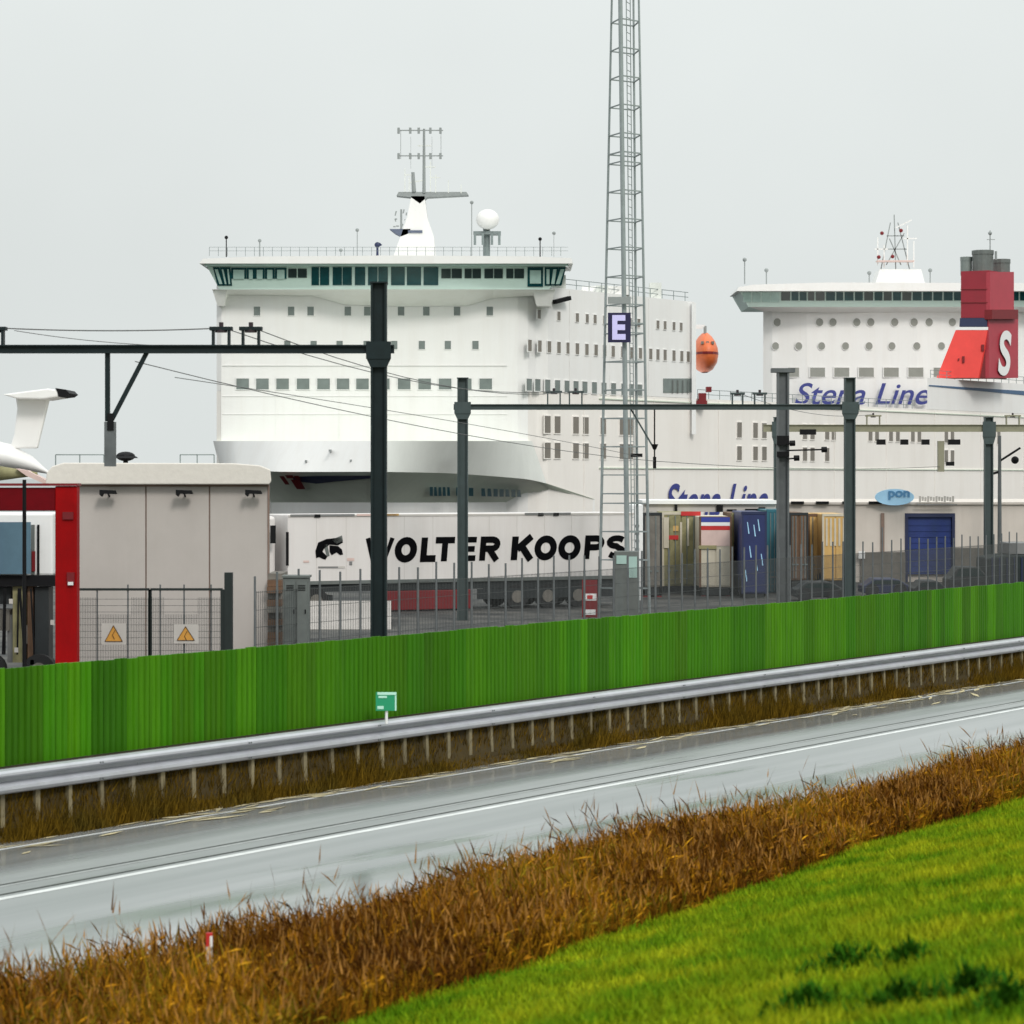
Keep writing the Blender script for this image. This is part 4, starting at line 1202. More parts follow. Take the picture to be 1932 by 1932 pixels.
# drop tube and brace under the near gantry
dz = MB(); X = P(203, 0, GA).x
dz.beam((X, GA, z1 - 0.07), (X, GA, P(0, 795, GA).z), 0.10)
dz.build('drop_tube', 'gantry', g1)
MB().beam((P(277, 0, GA).x, GA, z1 - 0.07), (P(211, 0, GA).x, GA, P(0, 792, GA).z), 0.09).build('brace', 'gantry', g1)
MB().box(P(198, 0, GA).x, P(218, 0, GA).x, GA - 0.1, GA + 0.1, P(0, 880, GA).z, P(0, 796, GA).z).build('drop_post', 'mast_steel', g1)
MB().box(P(204, 0, GA).x, P(216, 0, GA).x, GA - 0.13, GA - 0.1, P(0, 812, GA).z, P(0, 780, GA).z).build('clamp', 'black', g1)
# far gantry 2 brace with hanging insulator
MB().beam((P(1188, 0, GB).x, GB, z2), (P(1236, 0, GB).x, GB, P(0, 850, GB).z), 0.06).build('brace', 'gantry_far', g2)
mb = MB(); X = P(1235, 0, GB).x
mb.tube((X, GB, P(0, 848, GB).z), (X, GB, P(0, 838, GB).z), 0.06, 0.14); mb.beam((X, GB, z2), (X, GB, P(0, 884, GB).z), 0.05); mb.box(X - 0.06, X + 0.06, GB - 0.06, GB + 0.06, P(0, 884, GB).z, P(0, 862, GB).z)
mb.beam(P(1190, 859, GB), P(1212, 859, GB), 0.13); mb.build('registration_arm', 'black', g2)
for x, y, w_ in ((1510, 810, 30), (1655, 829, 16), (1700, 829, 14), (1740, 829, 14), (1790, 829, 22)):
    MB().pbox(x, y, x + w_, y + 10, GC - 0.3, 0.3).build('suspension_clamp', 'black', g3)
for x, y0, y1 in ((1775, 832, 890),):
    MB().beam(P(x, y0, GC), P(x, y1, GC), 0.3).build('drop_tube', 'olive_steel', g3)
MB().beam(P(1785, 875, GC), P(1800, 875, GC), 0.2).build('registration_arm', 'black', g3)

# single grey mast in front of the lorries
dm = 97.0
X = P(1477, 0, dm).x
cm = thing('catenary_mast', 'single grey mast with a flat cap, before the navy curtain lorry', 'catenary mast', (X, dm, 0))
mb = MB(); mb.hsec(X, dm, -0.42, P(0, 702, dm).z, 0.46, 0.4, 0.07); po = mb.build('post', 'mast_steel', cm)
mb = MB(); mb.box(P(1455, 0, dm).x, P(1499, 0, dm).x, dm - 0.25, dm + 0.25, P(0, 703, dm).z, P(0, 695, dm).z); mb.build('cap', 'mast_steel', cm)
for y, h_ in ((822, 18), (852, 10)):
    b = MB(); b.pbox(1466, y, 1489, y + h_, dm - 0.28, 0.1); b.build('clamp', 'black', cm)
for y, x1 in ((866, 1508), (850, 1560), (838, 1500)):
    b = MB(); b.beam(P(1484, y, dm - 0.3), P(x1, y - 2, dm - 0.3), 0.06); b.tube(P(x1 - 10, y - 1.6, dm - 0.3), P(x1, y - 2, dm - 0.3), 0.11); b.build('cantilever_arm', 'black', cm)
dm = 126.0
X = P(1886, 0, dm).x
th = thing('thin_pole', 'thin grey pole just right of the far gantry post at the right edge', 'pole', (X, dm, 0))
b = MB(); b.tube((X, dm, -0.42), (X, dm, P(0, 822, dm).z), 0.12, 0.08); b.build('shaft', 'mast_steel', th)
b = MB(); b.beam(P(1886, 890, dm), P(1868, 895, dm), 0.12); b.beam(P(1886, 870, dm), P(1925, 845, dm), 0.1); b.ball(P(1915, 868, dm), 0.2, 8, 6); b.build('arm', 'black', th)

# wires: one thing per run
def wire(p, q, r, sag, label, grp='overhead wires'):
    mb = MB(); pts = []
    for i in range(13):
        t = i / 12
        c = Vector(p).lerp(Vector(q), t); c.z -= sag * 4 * t * (1 - t); pts.append(c)
    for a, b in zip(pts, pts[1:]): mb.tube(a, b, r, r, 5)
    return mb.build('overhead_wire', 'wire', None, label=label, cat='wire', group=grp)
wz1 = z1 + 0.48; wz2 = z2 + 0.6
wire((P(418, 0, GA).x, GA, wz1), (P(1045, 0, GB).x, GB, wz2), 0.012, 0.5, 'wire from the left bracket of the near gantry to the far gantry')
wire((P(474, 0, GA).x, GA, wz1), (P(1086, 0, GB).x, GB, wz2), 0.012, 0.6, 'wire from the right bracket of the near gantry to the far gantry')
wire((P(-8, 0, GA).x, GA + 0.3, wz1), (P(418, 0, GA).x, GA + 0.3, wz1), 0.014, 0.06, 'wire running level just above the near gantry beam')
wire((P(20, 0, GA).x, GA + 0.4, wz1 - 0.05), (P(300, 0, GA).x, GA + 0.4, z1 + 0.1), 0.008, 0.05, 'short slack wire falling to the near gantry beam')
wire((P(255, 0, GA).x, GA, P(0, 682, GA).z), (P(1236, 0, GB).x, GB, P(0, 870, GB).z), 0.011, 0.3, 'contact wire sloping right from below the near gantry beam')
wire((P(330, 0, GA).x, GA, P(0, 712, GA).z), (P(1210, 0, GB).x, GB, P(0, 862, GB).z), 0.009, -0.1, 'lower contact wire sloping right below the near gantry')
wire((P(1391, 0, GB).x, GB, z2 + 0.55), (P(1647, 0, GC).x, GC, z3 + 0.7), 0.012, 0.4, 'wire from the right brackets of the middle gantry to the olive one')
wire((P(1236, 0, GB).x, GB, P(0, 870, GB).z), (P(1775, 0, GC).x, GC, P(0, 880, GC).z), 0.012, 0.2, 'contact wire running right behind the single grey mast')

# ------------------------------------------------------------------ lattice mast with the E sign
dT = 98.5
lm = thing('lattice_mast', 'tall galvanised lattice mast rising out of the top of the picture', 'mast', (P(1178, 0, dT).x, dT, 0))
ztop = EYE + (HY + 60) * dT / F
def tw(z):                                            # half width (left, inner-left, inner-right, right) columns at height z
    y = HY - (z - EYE) * F / dT
    t = (y + 60) / (1160 + 60)
    return [P(1156 + (1131 - 1156) * t, 0, dT).x, P(1168 + (1183 - 1168) * t, 0, dT).x, P(1197 + (1206 - 1197) * t, 0, dT).x, P(1204 + (1225 - 1204) * t, 0, dT).x]
dep = [0.3, -0.75, 0.95, -0.1]
def leg_pt(i, z):
    s = 1 + 0.0 * z
    return Vector((tw(z)[i], dT + dep[i], z))
for i in range(4):
    b = MB(); b.tube(leg_pt(i, -0.42), leg_pt(i, ztop), 0.06 if i != 1 else 0.10, 0.04 if i != 1 else 0.085, 8); b.build('leg', 'mast_pale', lm)
order = [(0, 1), (1, 3), (3, 2), (2, 0)]
z = 0.6; k = 0
dbl = {4, 10}
while z < ztop:
    r = MB()
    for i, j in order: r.beam(leg_pt(i, z), leg_pt(j, z), 0.045)
    if k % 6 == 3:
        for i, j in order: r.beam(leg_pt(i, z + 0.38), leg_pt(j, z + 0.38), 0.05)
    r.build('ring', 'mast_pale', lm)
    z += 1.12; k += 1
b = MB()                                               # ladder between the middle legs
zz = 0.4
def mid(z, t): return leg_pt(1, z).lerp(leg_pt(2, z), t)
b.tube(mid(0.2, 0.45), mid(ztop, 0.45), 0.022, 0.022, 5); b.tube(mid(0.2, 0.75), mid(ztop, 0.75), 0.02, 0.02, 5)
while zz < ztop - 0.3:
    b.beam(mid(zz, 0.45), mid(zz, 0.75), 0.02); zz += 0.3
b.build('ladder', 'mast_pale', lm)
MB().pbox(1147, 560, 1190, 573, dT - 1.1, 0.06).build('plate', 'mast_grey', lm)
sgE = thing('letter_sign', 'square navy sign with a lavender letter E on the lattice mast', 'sign', P(1167, 645, dT - 1.1))
a = MB(); a.pbox(1147, 590, 1190, 646, dT - 1.15, 0.05); a.build('plate', 'sign_navy', sgE)
w = P(1155, 641, dT - 1.16)
text('E', 'lettering', 'sign_lilac', sgE, w, (1, 0, 0), 25 * dT / F, 46 * dT / F, 0, 0.045, 0.02)

# ------------------------------------------------------------------ mesh fence, gate, cabinets
mf = thing('mesh_fence', 'grey wire mesh fence on thin posts between the green boards and the lorries', 'fence', (4, 84, 0))
A0, A1 = Vector((-6.75, 65.4, 0)), Vector((23, 113.5, 0))
dv = (A1 - A0); LN = dv.length; dv.normalize()
npn = int(LN / 0.95)
for i in range(npn + 1):
    c = A0 + dv * (i * LN / npn)
    tall = 2.45 + rnd.uniform(-0.08, 0.08) + (0.5 if i == npn - 16 else 0)
    b = MB(); b.tube((c.x, c.y, -0.42), (c.x, c.y, tall), 0.032, 0.03, 6); b.build('post', 'fence_post', mf)
    if i < npn:
        e = A0 + dv * ((i + 1) * LN / npn)
        b = MB()
        for zz in (0.15, 0.6, 1.05, 1.5, 1.97): b.beam((c.x, c.y, zz), (e.x, e.y, zz), 0.012)
        nw = 12
        for j in range(1, nw):
            p = c.lerp(e, j / nw); b.beam((p.x, p.y, 0.1), (p.x, p.y, 2.0), 0.012)
        b.build('mesh_panel', 'fence_mesh', mf)
# gate
dG = 62.0
gt = thing('double_gate', 'dark framed mesh double gate with two warning signs before the beige building', 'gate', (P(283, 0, dG).x, dG, 0))
zt_ = P(0, 1112, dG).z
def gx(x): return P(x, 0, dG).x
for x0, x1 in ((140, 282), (284, 420)):
    b = MB()
    b.beam((gx(x0), dG, 0.08), (gx(x0), dG, zt_), 0.07 if x0 < 200 else 0.06); b.beam((gx(x1), dG, 0.08), (gx(x1), dG, zt_), 0.06 if x1 < 400 else 0.1)
    b.beam((gx(x0), dG, zt_), (gx(x1), dG, zt_), 0.06); b.beam((gx(x0), dG, 0.12), (gx(x1), dG, 0.12), 0.06)
    lf = b.build('gate_leaf', 'gate', gt)
    b = MB()
    for x in np.arange(x0 + 3, x1, 3.1): b.beam((gx(x), dG, 0.1), (gx(x), dG, zt_ - (0.62 if (int(x) // 62) % 2 else 0.2)), 0.008)
    for zz in np.arange(0.2, zt_ - 0.1, 0.16): b.beam((gx(x0), dG, zz), (gx(x1), dG, zz), 0.010)
    b.build('mesh', 'fence_mesh', lf)
    b = MB()
    for x in ((183, 241) if x0 < 200 else (302, 347, 398)): b.beam((gx(x), dG + 0.03, 0.1), (gx(x), dG + 0.03, zt_ + (0.12 if x != 183 else 0)), 0.035)
    b.build('bar', 'fence_post', lf)
b = MB(); b.box(gx(424), gx(439), dG - 0.1, dG + 0.1, -0.42, P(0, 1080, dG).z); b.build('gate_post', 'gate', gt)
b = MB(); b.box(gx(131), gx(141), dG - 0.06, dG + 0.06, -0.42, zt_ + 0.05); b.build('gate_post', 'gate', gt)
for x, cx_, y0, y1, lab in ((194, 214, 1178, 1216, 'orange triangle warning sign on the left leaf of the gate'), (330, 350, 1180, 1214, 'duller warning sign on the right leaf of the gate')):
    t = thing('warning_sign', lab, 'sign', P(cx_, y1, dG - 0.08), 'warning signs on the gate')
    MB().pbox(cx_ - 22, y0 - 2, cx_ + 24, y1, dG - 0.08, 0.02).build('board', 'warn_board', t)
    b = MB(); b.prism([P(cx_ - 16, y1 - 6, dG - 0.085), P(cx_ + 17, y1 - 6, dG - 0.085), P(cx_, y0 + 2, dG - 0.085)], (0, 0.004, 0)); b.build('triangle', 'warn_yellow', t)
    b = MB()
    for (xa, ya), (xb, yb) in (((cx_ - 16, y1 - 6), (cx_ + 17, y1 - 6)), ((cx_ + 17, y1 - 6), (cx_, y0 + 2)), ((cx_, y0 + 2), (cx_ - 16, y1 - 6)), ((cx_ + 3, y0 + 11), (cx_ - 2, y0 + 20)), ((cx_ - 2, y0 + 20), (cx_ + 2, y0 + 28))):
        b.beam(P(xa, ya, dG - 0.09), P(xb, yb, dG - 0.09), 0.025, 0.01)
    b.build('outline', 'warn_black', t)
# electrical cabinet and brown stack left of it
dC = 67.0
cb = thing('grey_cabinet', 'tall grey metal cabinet standing behind the fence under the trailer nose', 'cabinet', (P(557, 0, dC).x, dC, 0))
b = MB(); a0, a1 = P(534, 1090, dC), P(582, 1215, dC); b.box(a0.x, a1.x, dC, dC + 0.6, -0.42, a0.z); b.build('body', 'cabinet', cb, bevel=0.015)
for x0, x1 in ((537, 557), (559, 579)):
    b = MB(); b.pbox(x0, 1096, x1, 1225, dC - 0.025, 0.02); dr = b.build('door', 'cabinet', cb)
    b = MB()
    for y in range(1104, 1116, 3): b.pbox(x0 + 3, y, x1 - 3, y + 1.2, dC - 0.04, 0.012)
    b.pbox(x1 - 4, 1150, x1 - 2, 1158, dC - 0.05, 0.02); b.build('louvre', 'black', dr)
b = MB(); b.pbox(532, 1086, 584, 1090, dC - 0.04, 0.7); b.build('roof', 'cabinet', cb)
dC = 69.0
st = thing('timber_stack', 'brown stack of sleepers beside the grey cabinet', 'timber', (P(518, 0, dC).x, dC, 0))
zz = 0.0
while zz < P(0, 1085, dC).z:
    b = MB(); b.box(P(506, 0, dC).x, P(533, 0, dC).x, dC + rnd.uniform(-0.42, 0.03), dC + 1.6, zz, zz + 0.17); b.build('sleeper', 'taupe' if rnd.random() < 0.7 else 'brown', st); zz += 0.18
# red and white board on the fence
dS = 84.0
rs = thing('red_notice', 'narrow red notice with white panels on the mesh fence below the trailer end', 'sign', P(1112, 1165, dS))
b = MB(); b.pbox(1098, 1094, 1127, 1165, dS, 0.04); b.build('board', 'dark_red', rs)
b = MB(); b.pbox(1101, 1120, 1125, 1133, dS - 0.01, 0.008); b.pbox(1102, 1150, 1124, 1160, dS - 0.01, 0.008); b.build('panel', 'white', rs)
b = MB(); b.pbox(1108, 1123, 1118, 1130, dS - 0.02, 0.008); b.build('mark', 'band_red', rs)
a = P(1112, 1165, dS); MB().tube((a.x, dS + 0.05, -0.42), (a.x, dS + 0.05, a.z + 1), 0.03).build('post', 'fence_post', rs)

# ------------------------------------------------------------------ beige building, red portal, tail, vehicle on the left
dB = 69.0
bd = thing('beige_building', 'flat beige panelled building with a pale roof band and three dark wall lamps', 'building', (P(320, 0, dB).x, dB + 3, 0))
def bx(x): return P(x, 0, dB).x
zf = P(0, 914, dB).z; zr_ = P(0, 874, dB).z
for x0, x1 in ((145, 274), (276.5, 394), (396.5, 505)):
    b = MB(); b.box(bx(x0), bx(x1), dB, dB + 0.08, -0.42, zf); b.build('wall_panel', 'building', bd, bevel=0.01)
MB().prism([(bx(145), dB + 0.082, -0.42), (bx(505), dB + 0.082, -0.42), (bx(505), dB + 0.082, zf), (bx(145), dB + 0.082, zf)], (-0.55, 5, 0)).build('wall', 'building', bd)
for x in (275.2, 395.2): MB().box(bx(x) - 0.012, bx(x) + 0.012, dB + 0.03, dB + 0.07, -0.42, zf).build('joint', 'joint', bd)
MB().box(bx(505.3), bx(507.5), dB - 0.03, dB + 0.2, -0.42, zf).build('downpipe', 'joint', bd)
b = MB(); rp = [(86, 914), (508, 914), (512, 908), (510, 886), (490, 878), (440, 874), (120, 873), (98, 880), (88, 892)]
b.prism([P(x, y, dB - 0.35) for x, y in rp], (-0.62, 5.6, 0)); b.build('roof', 'fascia', bd, bevel=0.03)
b = MB(); b.box(bx(146), bx(505), dB - 0.04, dB - 0.002, zf - 0.06, zf - 0.003); b.build('eave_trim', 'joint', bd)
for x in (193, 336, 466):
    lp = MB(); z_ = P(0, 930, dB).z
    lp.prism([(bx(x), dB - 0.5, z_ - 0.04), (bx(x) + 0.06, dB - 0.5, z_ - 0.1), (bx(x) + 0.1, dB - 0.5, z_ - 0.02), (bx(x) + 0.46, dB - 0.5, z_ - 0.03), (bx(x) + 0.42, dB - 0.5, z_ + 0.07), (bx(x), dB - 0.5, z_ + 0.09)], (0, 0.22, 0))
    lo_ = lp.build('wall_lamp', 'black', bd)
    MB().beam((bx(x) + 0.2, dB - 0.3, z_), (bx(x) + 0.2, dB + 0.01, z_ - 0.1), 0.04).build('arm', 'black', lo_)
zq = P(0, 858, dB + 2).z
for x0, x1 in ((105, 196), (340, 404)):
    rl = MB()
    rl.beam((P(x0, 0, dB + 2).x, dB + 2, zq), (P(x1, 0, dB + 2).x, dB + 2, zq), 0.03)
    for x in (x0, (x0 + x1) / 2, x1): rl.beam((P(x, 0, dB + 2).x, dB + 2, zr_ - 0.1), (P(x, 0, dB + 2).x, dB + 2, zq), 0.03)
    rl.build('roof_rail', 'galv', bd)
b = MB(); w = P(237, 861, dB + 1.5)
b.ball(w, 0.25, 12, 8, 1.1, 1, 0.55); b.tube((w.x, w.y, zr_ - 0.1), (w.x, w.y, w.z), 0.07); b.tube(w - Vector((0, 0, 0.05)), w, 0.36, 0.3, 12)
b.build('roof_ventilator', 'black', bd)

dR = 59.0
rp_ = thing('red_portal', 'red steel portal frame at the left edge beside the beige building', 'portal frame', (P(124, 0, dR).x, dR, 0))
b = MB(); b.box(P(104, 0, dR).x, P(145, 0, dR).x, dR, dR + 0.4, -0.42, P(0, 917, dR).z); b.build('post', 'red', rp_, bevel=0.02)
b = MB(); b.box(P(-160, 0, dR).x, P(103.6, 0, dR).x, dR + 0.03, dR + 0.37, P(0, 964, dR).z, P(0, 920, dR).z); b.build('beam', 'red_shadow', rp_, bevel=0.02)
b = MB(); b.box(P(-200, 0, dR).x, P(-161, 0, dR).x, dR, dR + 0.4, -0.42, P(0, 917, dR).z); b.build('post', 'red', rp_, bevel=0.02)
b = MB(); b.box(P(-160, 0, dR).x, P(147, 0, dR).x, dR - 0.06, dR + 0.45, P(0, 916.6, dR).z, P(0, 912, dR).z); b.build('cap_plate', 'dark_red', rp_)
for hb in ((118, 966, 138, 980), (126, 1080, 140, 1100)):
    b = MB(); b.pbox(*hb, dR - 0.05, 0.05); b.build('hinge', 'dark_red', rp_)
b = MB(); b.pbox(128, 1098, 138, 1104, dR - 0.09, 0.03); b.build('latch', 'white', rp_)
dP_ = 58.0
pole_ = thing('black_pole', 'thin black pole in front of the red portal beam at the left edge', 'pole', (P(46, 0, dP_).x, dP_, 0))
b = MB(); b.tube((P(46, 0, dP_).x, dP_, -0.42), (P(46, 0, dP_).x, dP_, P(0, 905, dP_).z), 0.05, 0.045); b.build('shaft', 'black', pole_)
b = MB(); b.tube((P(46, 0, dP_).x, dP_, 0), (P(46, 0, dP_).x, dP_, 0.12), 0.11, 0.09); b.build('base', 'black', pole_)
# T tail
dA = 74.0
ta = thing('tail_fin', 'white T shaped tail with a dark tipped top plane over the red portal', 'aircraft tail', P(30, 900, dA))
b = MB(); b.prism([P(18, 846, dA), P(70, 846, dA), P(76, 820, dA), P(92, 754, dA), P(98, 742, dA), P(28, 742, dA), P(32, 770, dA), P(26, 820, dA)], (0, 0.22, 0)); b.build('fin', 'ship_white', ta, bevel=0.05)
b = MB()
b.prism([P(4, 744, dA - 0.7), P(30, 752, dA - 0.7), P(80, 753, dA - 0.7), P(112, 748, dA - 0.7), P(122, 738, dA - 0.7), P(90, 733, dA - 0.7), P(50, 738, dA - 0.7)], (0, 1.7, 0)); tp = b.build('top_plane', 'ship_white', ta, bevel=0.04)
b = MB(); b.prism([P(110, 748.5, dA - 0.72), P(124, 747, dA - 0.72), P(131, 742, dA - 0.72), P(124, 735, dA - 0.72), P(104, 732, dA - 0.72), P(108, 739, dA - 0.72)], (0, 1.5, 0)); b.build('tip', 'black', tp)
rows = []
for x, y, r in ((-120, 850, 0.9), (-40, 855, 0.8), (20, 862, 0.62), (60, 875, 0.38), (92, 892, 0.06)):
    c = P(x, y, dA + 0.2)
    rows.append([c + Vector((0, r * math.cos(t), r * 0.62 * math.sin(t))) for t in np.linspace(0, 2 * math.pi, 15)])
MB().loft(rows).build('fuselage', 'ship_white', ta, smooth=True)
b = MB()
c = P(22, 893, dA - 1.2)
b.tube(c + Vector((-0.35, 0, 0)), c + Vector((0.75, 0, -0.02)), 0.22, 0.05, 14); b.build('engine_pod', 'olive', ta, smooth=True)
b = MB(); b.prism([P(30, 884, dA - 1.5), P(52, 888, dA - 1.5), P(102, 914, dA - 1.5), P(88, 915, dA - 1.5), P(50, 898, dA - 1.5)][::-1], (0, 0.5, 0)); b.build('strut', 'pink', ta)
MB().tube(P(-40, 880, dA + 0.2), Vector((P(-40, 0, dA).x, dA + 0.2, -0.42)), 0.12).build('support', 'galv', ta)
# loading vehicle at far left
dV = 64.5
tv = thing('loading_vehicle', 'dark loading vehicle with a blue grey cab window behind the red portal', 'vehicle', (P(10, 0, dV).x, dV, 0))
def vb(x0, y0, x1, y1, off, th_, name, m, par=None, bev=0.0):
    b = MB(); b.pbox(x0, y0, x1, y1, dV + off, th_); return b.build(name, m, par or tv, bevel=bev)
cabn = vb(-110, 968, 100, 1086, 0.0, 2.0, 'cab', 'white', bev=0.06)
vb(-100, 985, 58, 1083, -0.42, 0.02, 'window', 'glass_blue', cabn)
vb(58.5, 990, 65, 1083, -0.04, 0.04, 'window_pillar', 'cabinet', cabn)
vb(70, 990, 74, 1084, -0.05, 0.04, 'grab_rail', 'black', cabn)
vb(60, 1040, 66, 1078, -0.08, 0.05, 'tail_lamp', 'dark_red', cabn)
vb(-120, 1086, 104, 1106, -0.25, 2.6, 'deck', 'black')
for x0, x1, y0, y1, m in ((-100, 20, 1108, 1140, 'skirt'), (24, 48, 1106, 1250, 'olive'), (52, 62, 1106, 1250, 'brown'), (66, 92, 1108, 1250, 'skirt'), (-60, 18, 1150, 1190, 'taupe'), (14, 24, 1160, 1250, 'grey'), (34, 58, 1180, 1215, 'taupe')):
    vb(x0, y0, x1, y1, rnd.uniform(-0.15, 0.1), 0.6, 'frame_member', m)
for cx_ in (-20, 75):
    c = P(cx_, 1264, dV - 0.2); b = MB(); b.tube(c + Vector((0, -0.15, 0)), c + Vector((0, 0.25, 0)), 0.42, 0.42, 20); wl = b.build('wheel', 'rubber', tv)
    b = MB(); b.tube(c + Vector((0, -0.17, 0)), c + Vector((0, 0.1, 0)), 0.2, 0.2, 14); b.build('rim', 'taupe', wl)
for x, y in ((98, 1170), (20, 1130), (60, 1245), (30, 1222)):
    vb(x - 3, y, x + 4, y + 9, -0.35, 0.06, 'lamp', 'warn_board')
# dark reflective slats / hoses on the vehicle
for k in range(6):
    x = rnd.uniform(-10, 95); b = MB(); b.tube(P(x, 1110, dV - 0.3), P(x + rnd.uniform(-12, 12), 1235, dV - 0.3), 0.025); b.build('hose', 'black', tv)

pd = MB(); pd.prism([P(580, 1130, 95), P(738, 1130, 95), Vector((P(738, 0, 88).x, 88, -0.38)), Vector((P(580, 0, 88).x, 88, -0.38))], (0, 0, -0.01))
pd.v[0].z = pd.v[1].z = 0.28; pd.v[4].z = pd.v[5].z = 0.27
pd.build('concrete_ramp', 'pad', None, kind='structure')
# ------------------------------------------------------------------ lettered trailer and its tractor
TA = P(543, 1103, 98.0); TB = P(1196, 1088, 104.5)
td = Vector((TB.x - TA.x, TB.y - TA.y, 0)); TL = td.length; td.normalize(); tn = Vector((td.y, -td.x, 0))
tr = thing('lettered_trailer', 'long white box trailer with large black lettering on its side', 'trailer', (TA.x, TA.y, -0.4))
ZB, ZT = P(0, 1103, 98).z, P(0, 971, 98).z
def tq(s, z, o=0.0): return Vector((TA.x, TA.y, 0)) + td * s + tn * o + Vector((0, 0, z))
def tslab(s0, s1, z0, z1, o, th_, name, m, par=None, bev=0.0):
    b = MB(); b.prism([tq(s0, z0, o), tq(s1, z0, o), tq(s1, z1, o), tq(s0, z1, o)], -tn * th_); return b.build(name, m, par or tr, bevel=bev)
body = tslab(0, TL, ZB, ZT, 0, 2.5, 'body', 'trailer', bev=0.04)
tslab(-0.0, TL, ZB - 0.02, ZB + 0.12, 0.02, 0.02, 'lower_rail', 'cabinet', body)
tslab(0.02, TL, ZT - 0.1, ZT - 0.02, 0.02, 0.02, 'upper_rail', 'warn_board', body)
tslab(-0.08, 0.03, ZB + 0.75, ZT - 0.68, 0.03, 0.03, 'front_edge_trim', 'black', body)
for s in np.arange(1.2, TL, 1.25): tslab(s, s + 0.012, ZB + 0.12, ZT - 0.1, 0.006, 0.006, 'panel_seam', 'warn_board', body)
for s0, s1, m in ((0.1, 2.8, 'grey'), (2.9, 4.6, 'pink'), (3.9, 4.7, 'yellow'), (10.3, 12.4, 'grey'), (10.9, 11.15, 'black'), (11.6, 11.85, 'black'), (1.1, 1.35, 'black')):
    tslab(s0, s1, ZT - 0.02 - (0.10 if m == 'black' else 0.05), ZT + 0.03 - 0.02, 0.05, 0.03, 'top_marker', m, body)
tslab(0.3, TL - 0.2, ZB - 0.32, ZB - 0.03, -0.1, 2.2, 'chassis', 'skirt')
tslab(8.2, TL - 0.3, ZB - 0.75, ZB - 0.33, -0.04, 0.06, 'side_guard', 'skirt')
pb = tslab(3.9, 8.0, ZB - 1.12, ZB - 0.34, -0.05, 0.9, 'pallet_box', 'dark_red', bev=0.03)
for s in (5.2, 7.2): tslab(s, s + 0.14, -0.38, ZB - 1.12, -0.2, 0.14, 'landing_leg', 'black')
for k, s in enumerate((10.0, 11.4, 12.8)):
    for side_ in (0, 1):
        c = tq(s, 0.1, -0.05 - 2.1 * side_)
        b = MB(); b.tube(c, c - tn * 0.35, 0.5, 0.5, 20); wl = b.build('wheel', 'rubber', tr)
        b = MB(); b.tube(c + tn * 0.02, c - tn * 0.2, 0.26, 0.26, 14); b.build('rim', 'taupe', wl)
def stroke(mb, pts, t, place, o, closed=False):
    """flat band of thickness t along a 2-D polyline, mitred"""
    n = len(pts); P2 = [Vector(p) for p in pts]; L, R = [], []
    for i in range(n):
        a = P2[i - 1] if (i or closed) else None
        c = P2[(i + 1) % n] if (i < n - 1 or closed) else None
        d1 = (P2[i] - a).normalized() if a is not None else (c - P2[i]).normalized()
        d2 = (c - P2[i]).normalized() if c is not None else d1
        n1, n2 = Vector((-d1.y, d1.x)), Vector((-d2.y, d2.x))
        m = (n1 + n2).normalized(); k = t / 2 / max(0.45, m.dot(n1))
        L.append(P2[i] + m * k); R.append(P2[i] - m * k)
    vs = [place(p, o) for p in L] + [place(p, o) for p in R]
    rng = range(n if closed else n - 1)
    mb.add(vs, [(i + n, (i + 1) % n + n, (i + 1) % n, i) for i in rng])
def arc(cx, cy, rx, ry, a0, a1, n=10):
    return [(cx + rx * math.cos(math.radians(a0 + (a1 - a0) * i / n)), cy + ry * math.sin(math.radians(a0 + (a1 - a0) * i / n))) for i in range(n + 1)]
TH = 0.30                                             # stroke of the heavy sans lettering, cap height 1
def glyph(ch, w):
    h = TH / 2
    if ch == 'W': return [[(0.10, 1.0), (w * 0.28, h * 0.9), (w * 0.5, 0.86), (w * 0.72, h * 0.9), (w - 0.10, 1.0)]], 0.2
    if ch == 'O': return [arc(w / 2, 0.5, w / 2 - h, 0.5 - h * 0.8, 0, 360, 24)[:-1]], TH
    if ch == 'L': return [[(h, 1), (h, h * 0.8), (w, h * 0.8)]], TH * 0.95
    if ch == 'T': return [[(0, 1 - h * 0.8), (w, 1 - h * 0.8)], [(w / 2, 1 - TH * 0.8), (w / 2, 0)]], TH * 0.9
    if ch == 'E': return [[(w, 1 - h * .75), (h, 1 - h * .75), (h, h * .75), (w, h * .75)], [(h, 0.5), (w * 0.92, 0.5)]], TH * 0.8
    if ch == 'P': return [[(h, 0), (h, 1 - h * .8), (w * 0.55, 1 - h * .8)] + arc(w * 0.58, 0.69, w * 0.42 - h, 0.31 - h * .8, 80, -90, 8) + [(h, 0.38 + h * .8)]], TH * 0.9
    if ch == 'R': return glyph('P', w)[0] + [[(w * 0.5, 0.44), (w - h * 0.9, 0)]], TH * 0.9
    if ch == 'K': return [[(h, 0), (h, 1)], [(w - h, 1), (h + 0.12, 0.46)], [(w * 0.42, 0.62), (w - h * 0.8, 0)]], TH
    if ch == 'S': return [arc(w / 2, 0.71, w / 2 - h, 0.29 - h * .8, 30, 270, 10) + arc(w / 2, 0.29, w / 2 - h, 0.29 - h * .8, 90, -150, 10)[1:]], TH * 0.85
def t_hit(x, y, o): return hit(tq(0, 0), td, x, y) + tn * o
zb_ = hit(tq(0, 0), td, 765, 1060).z
CAP = 0.97
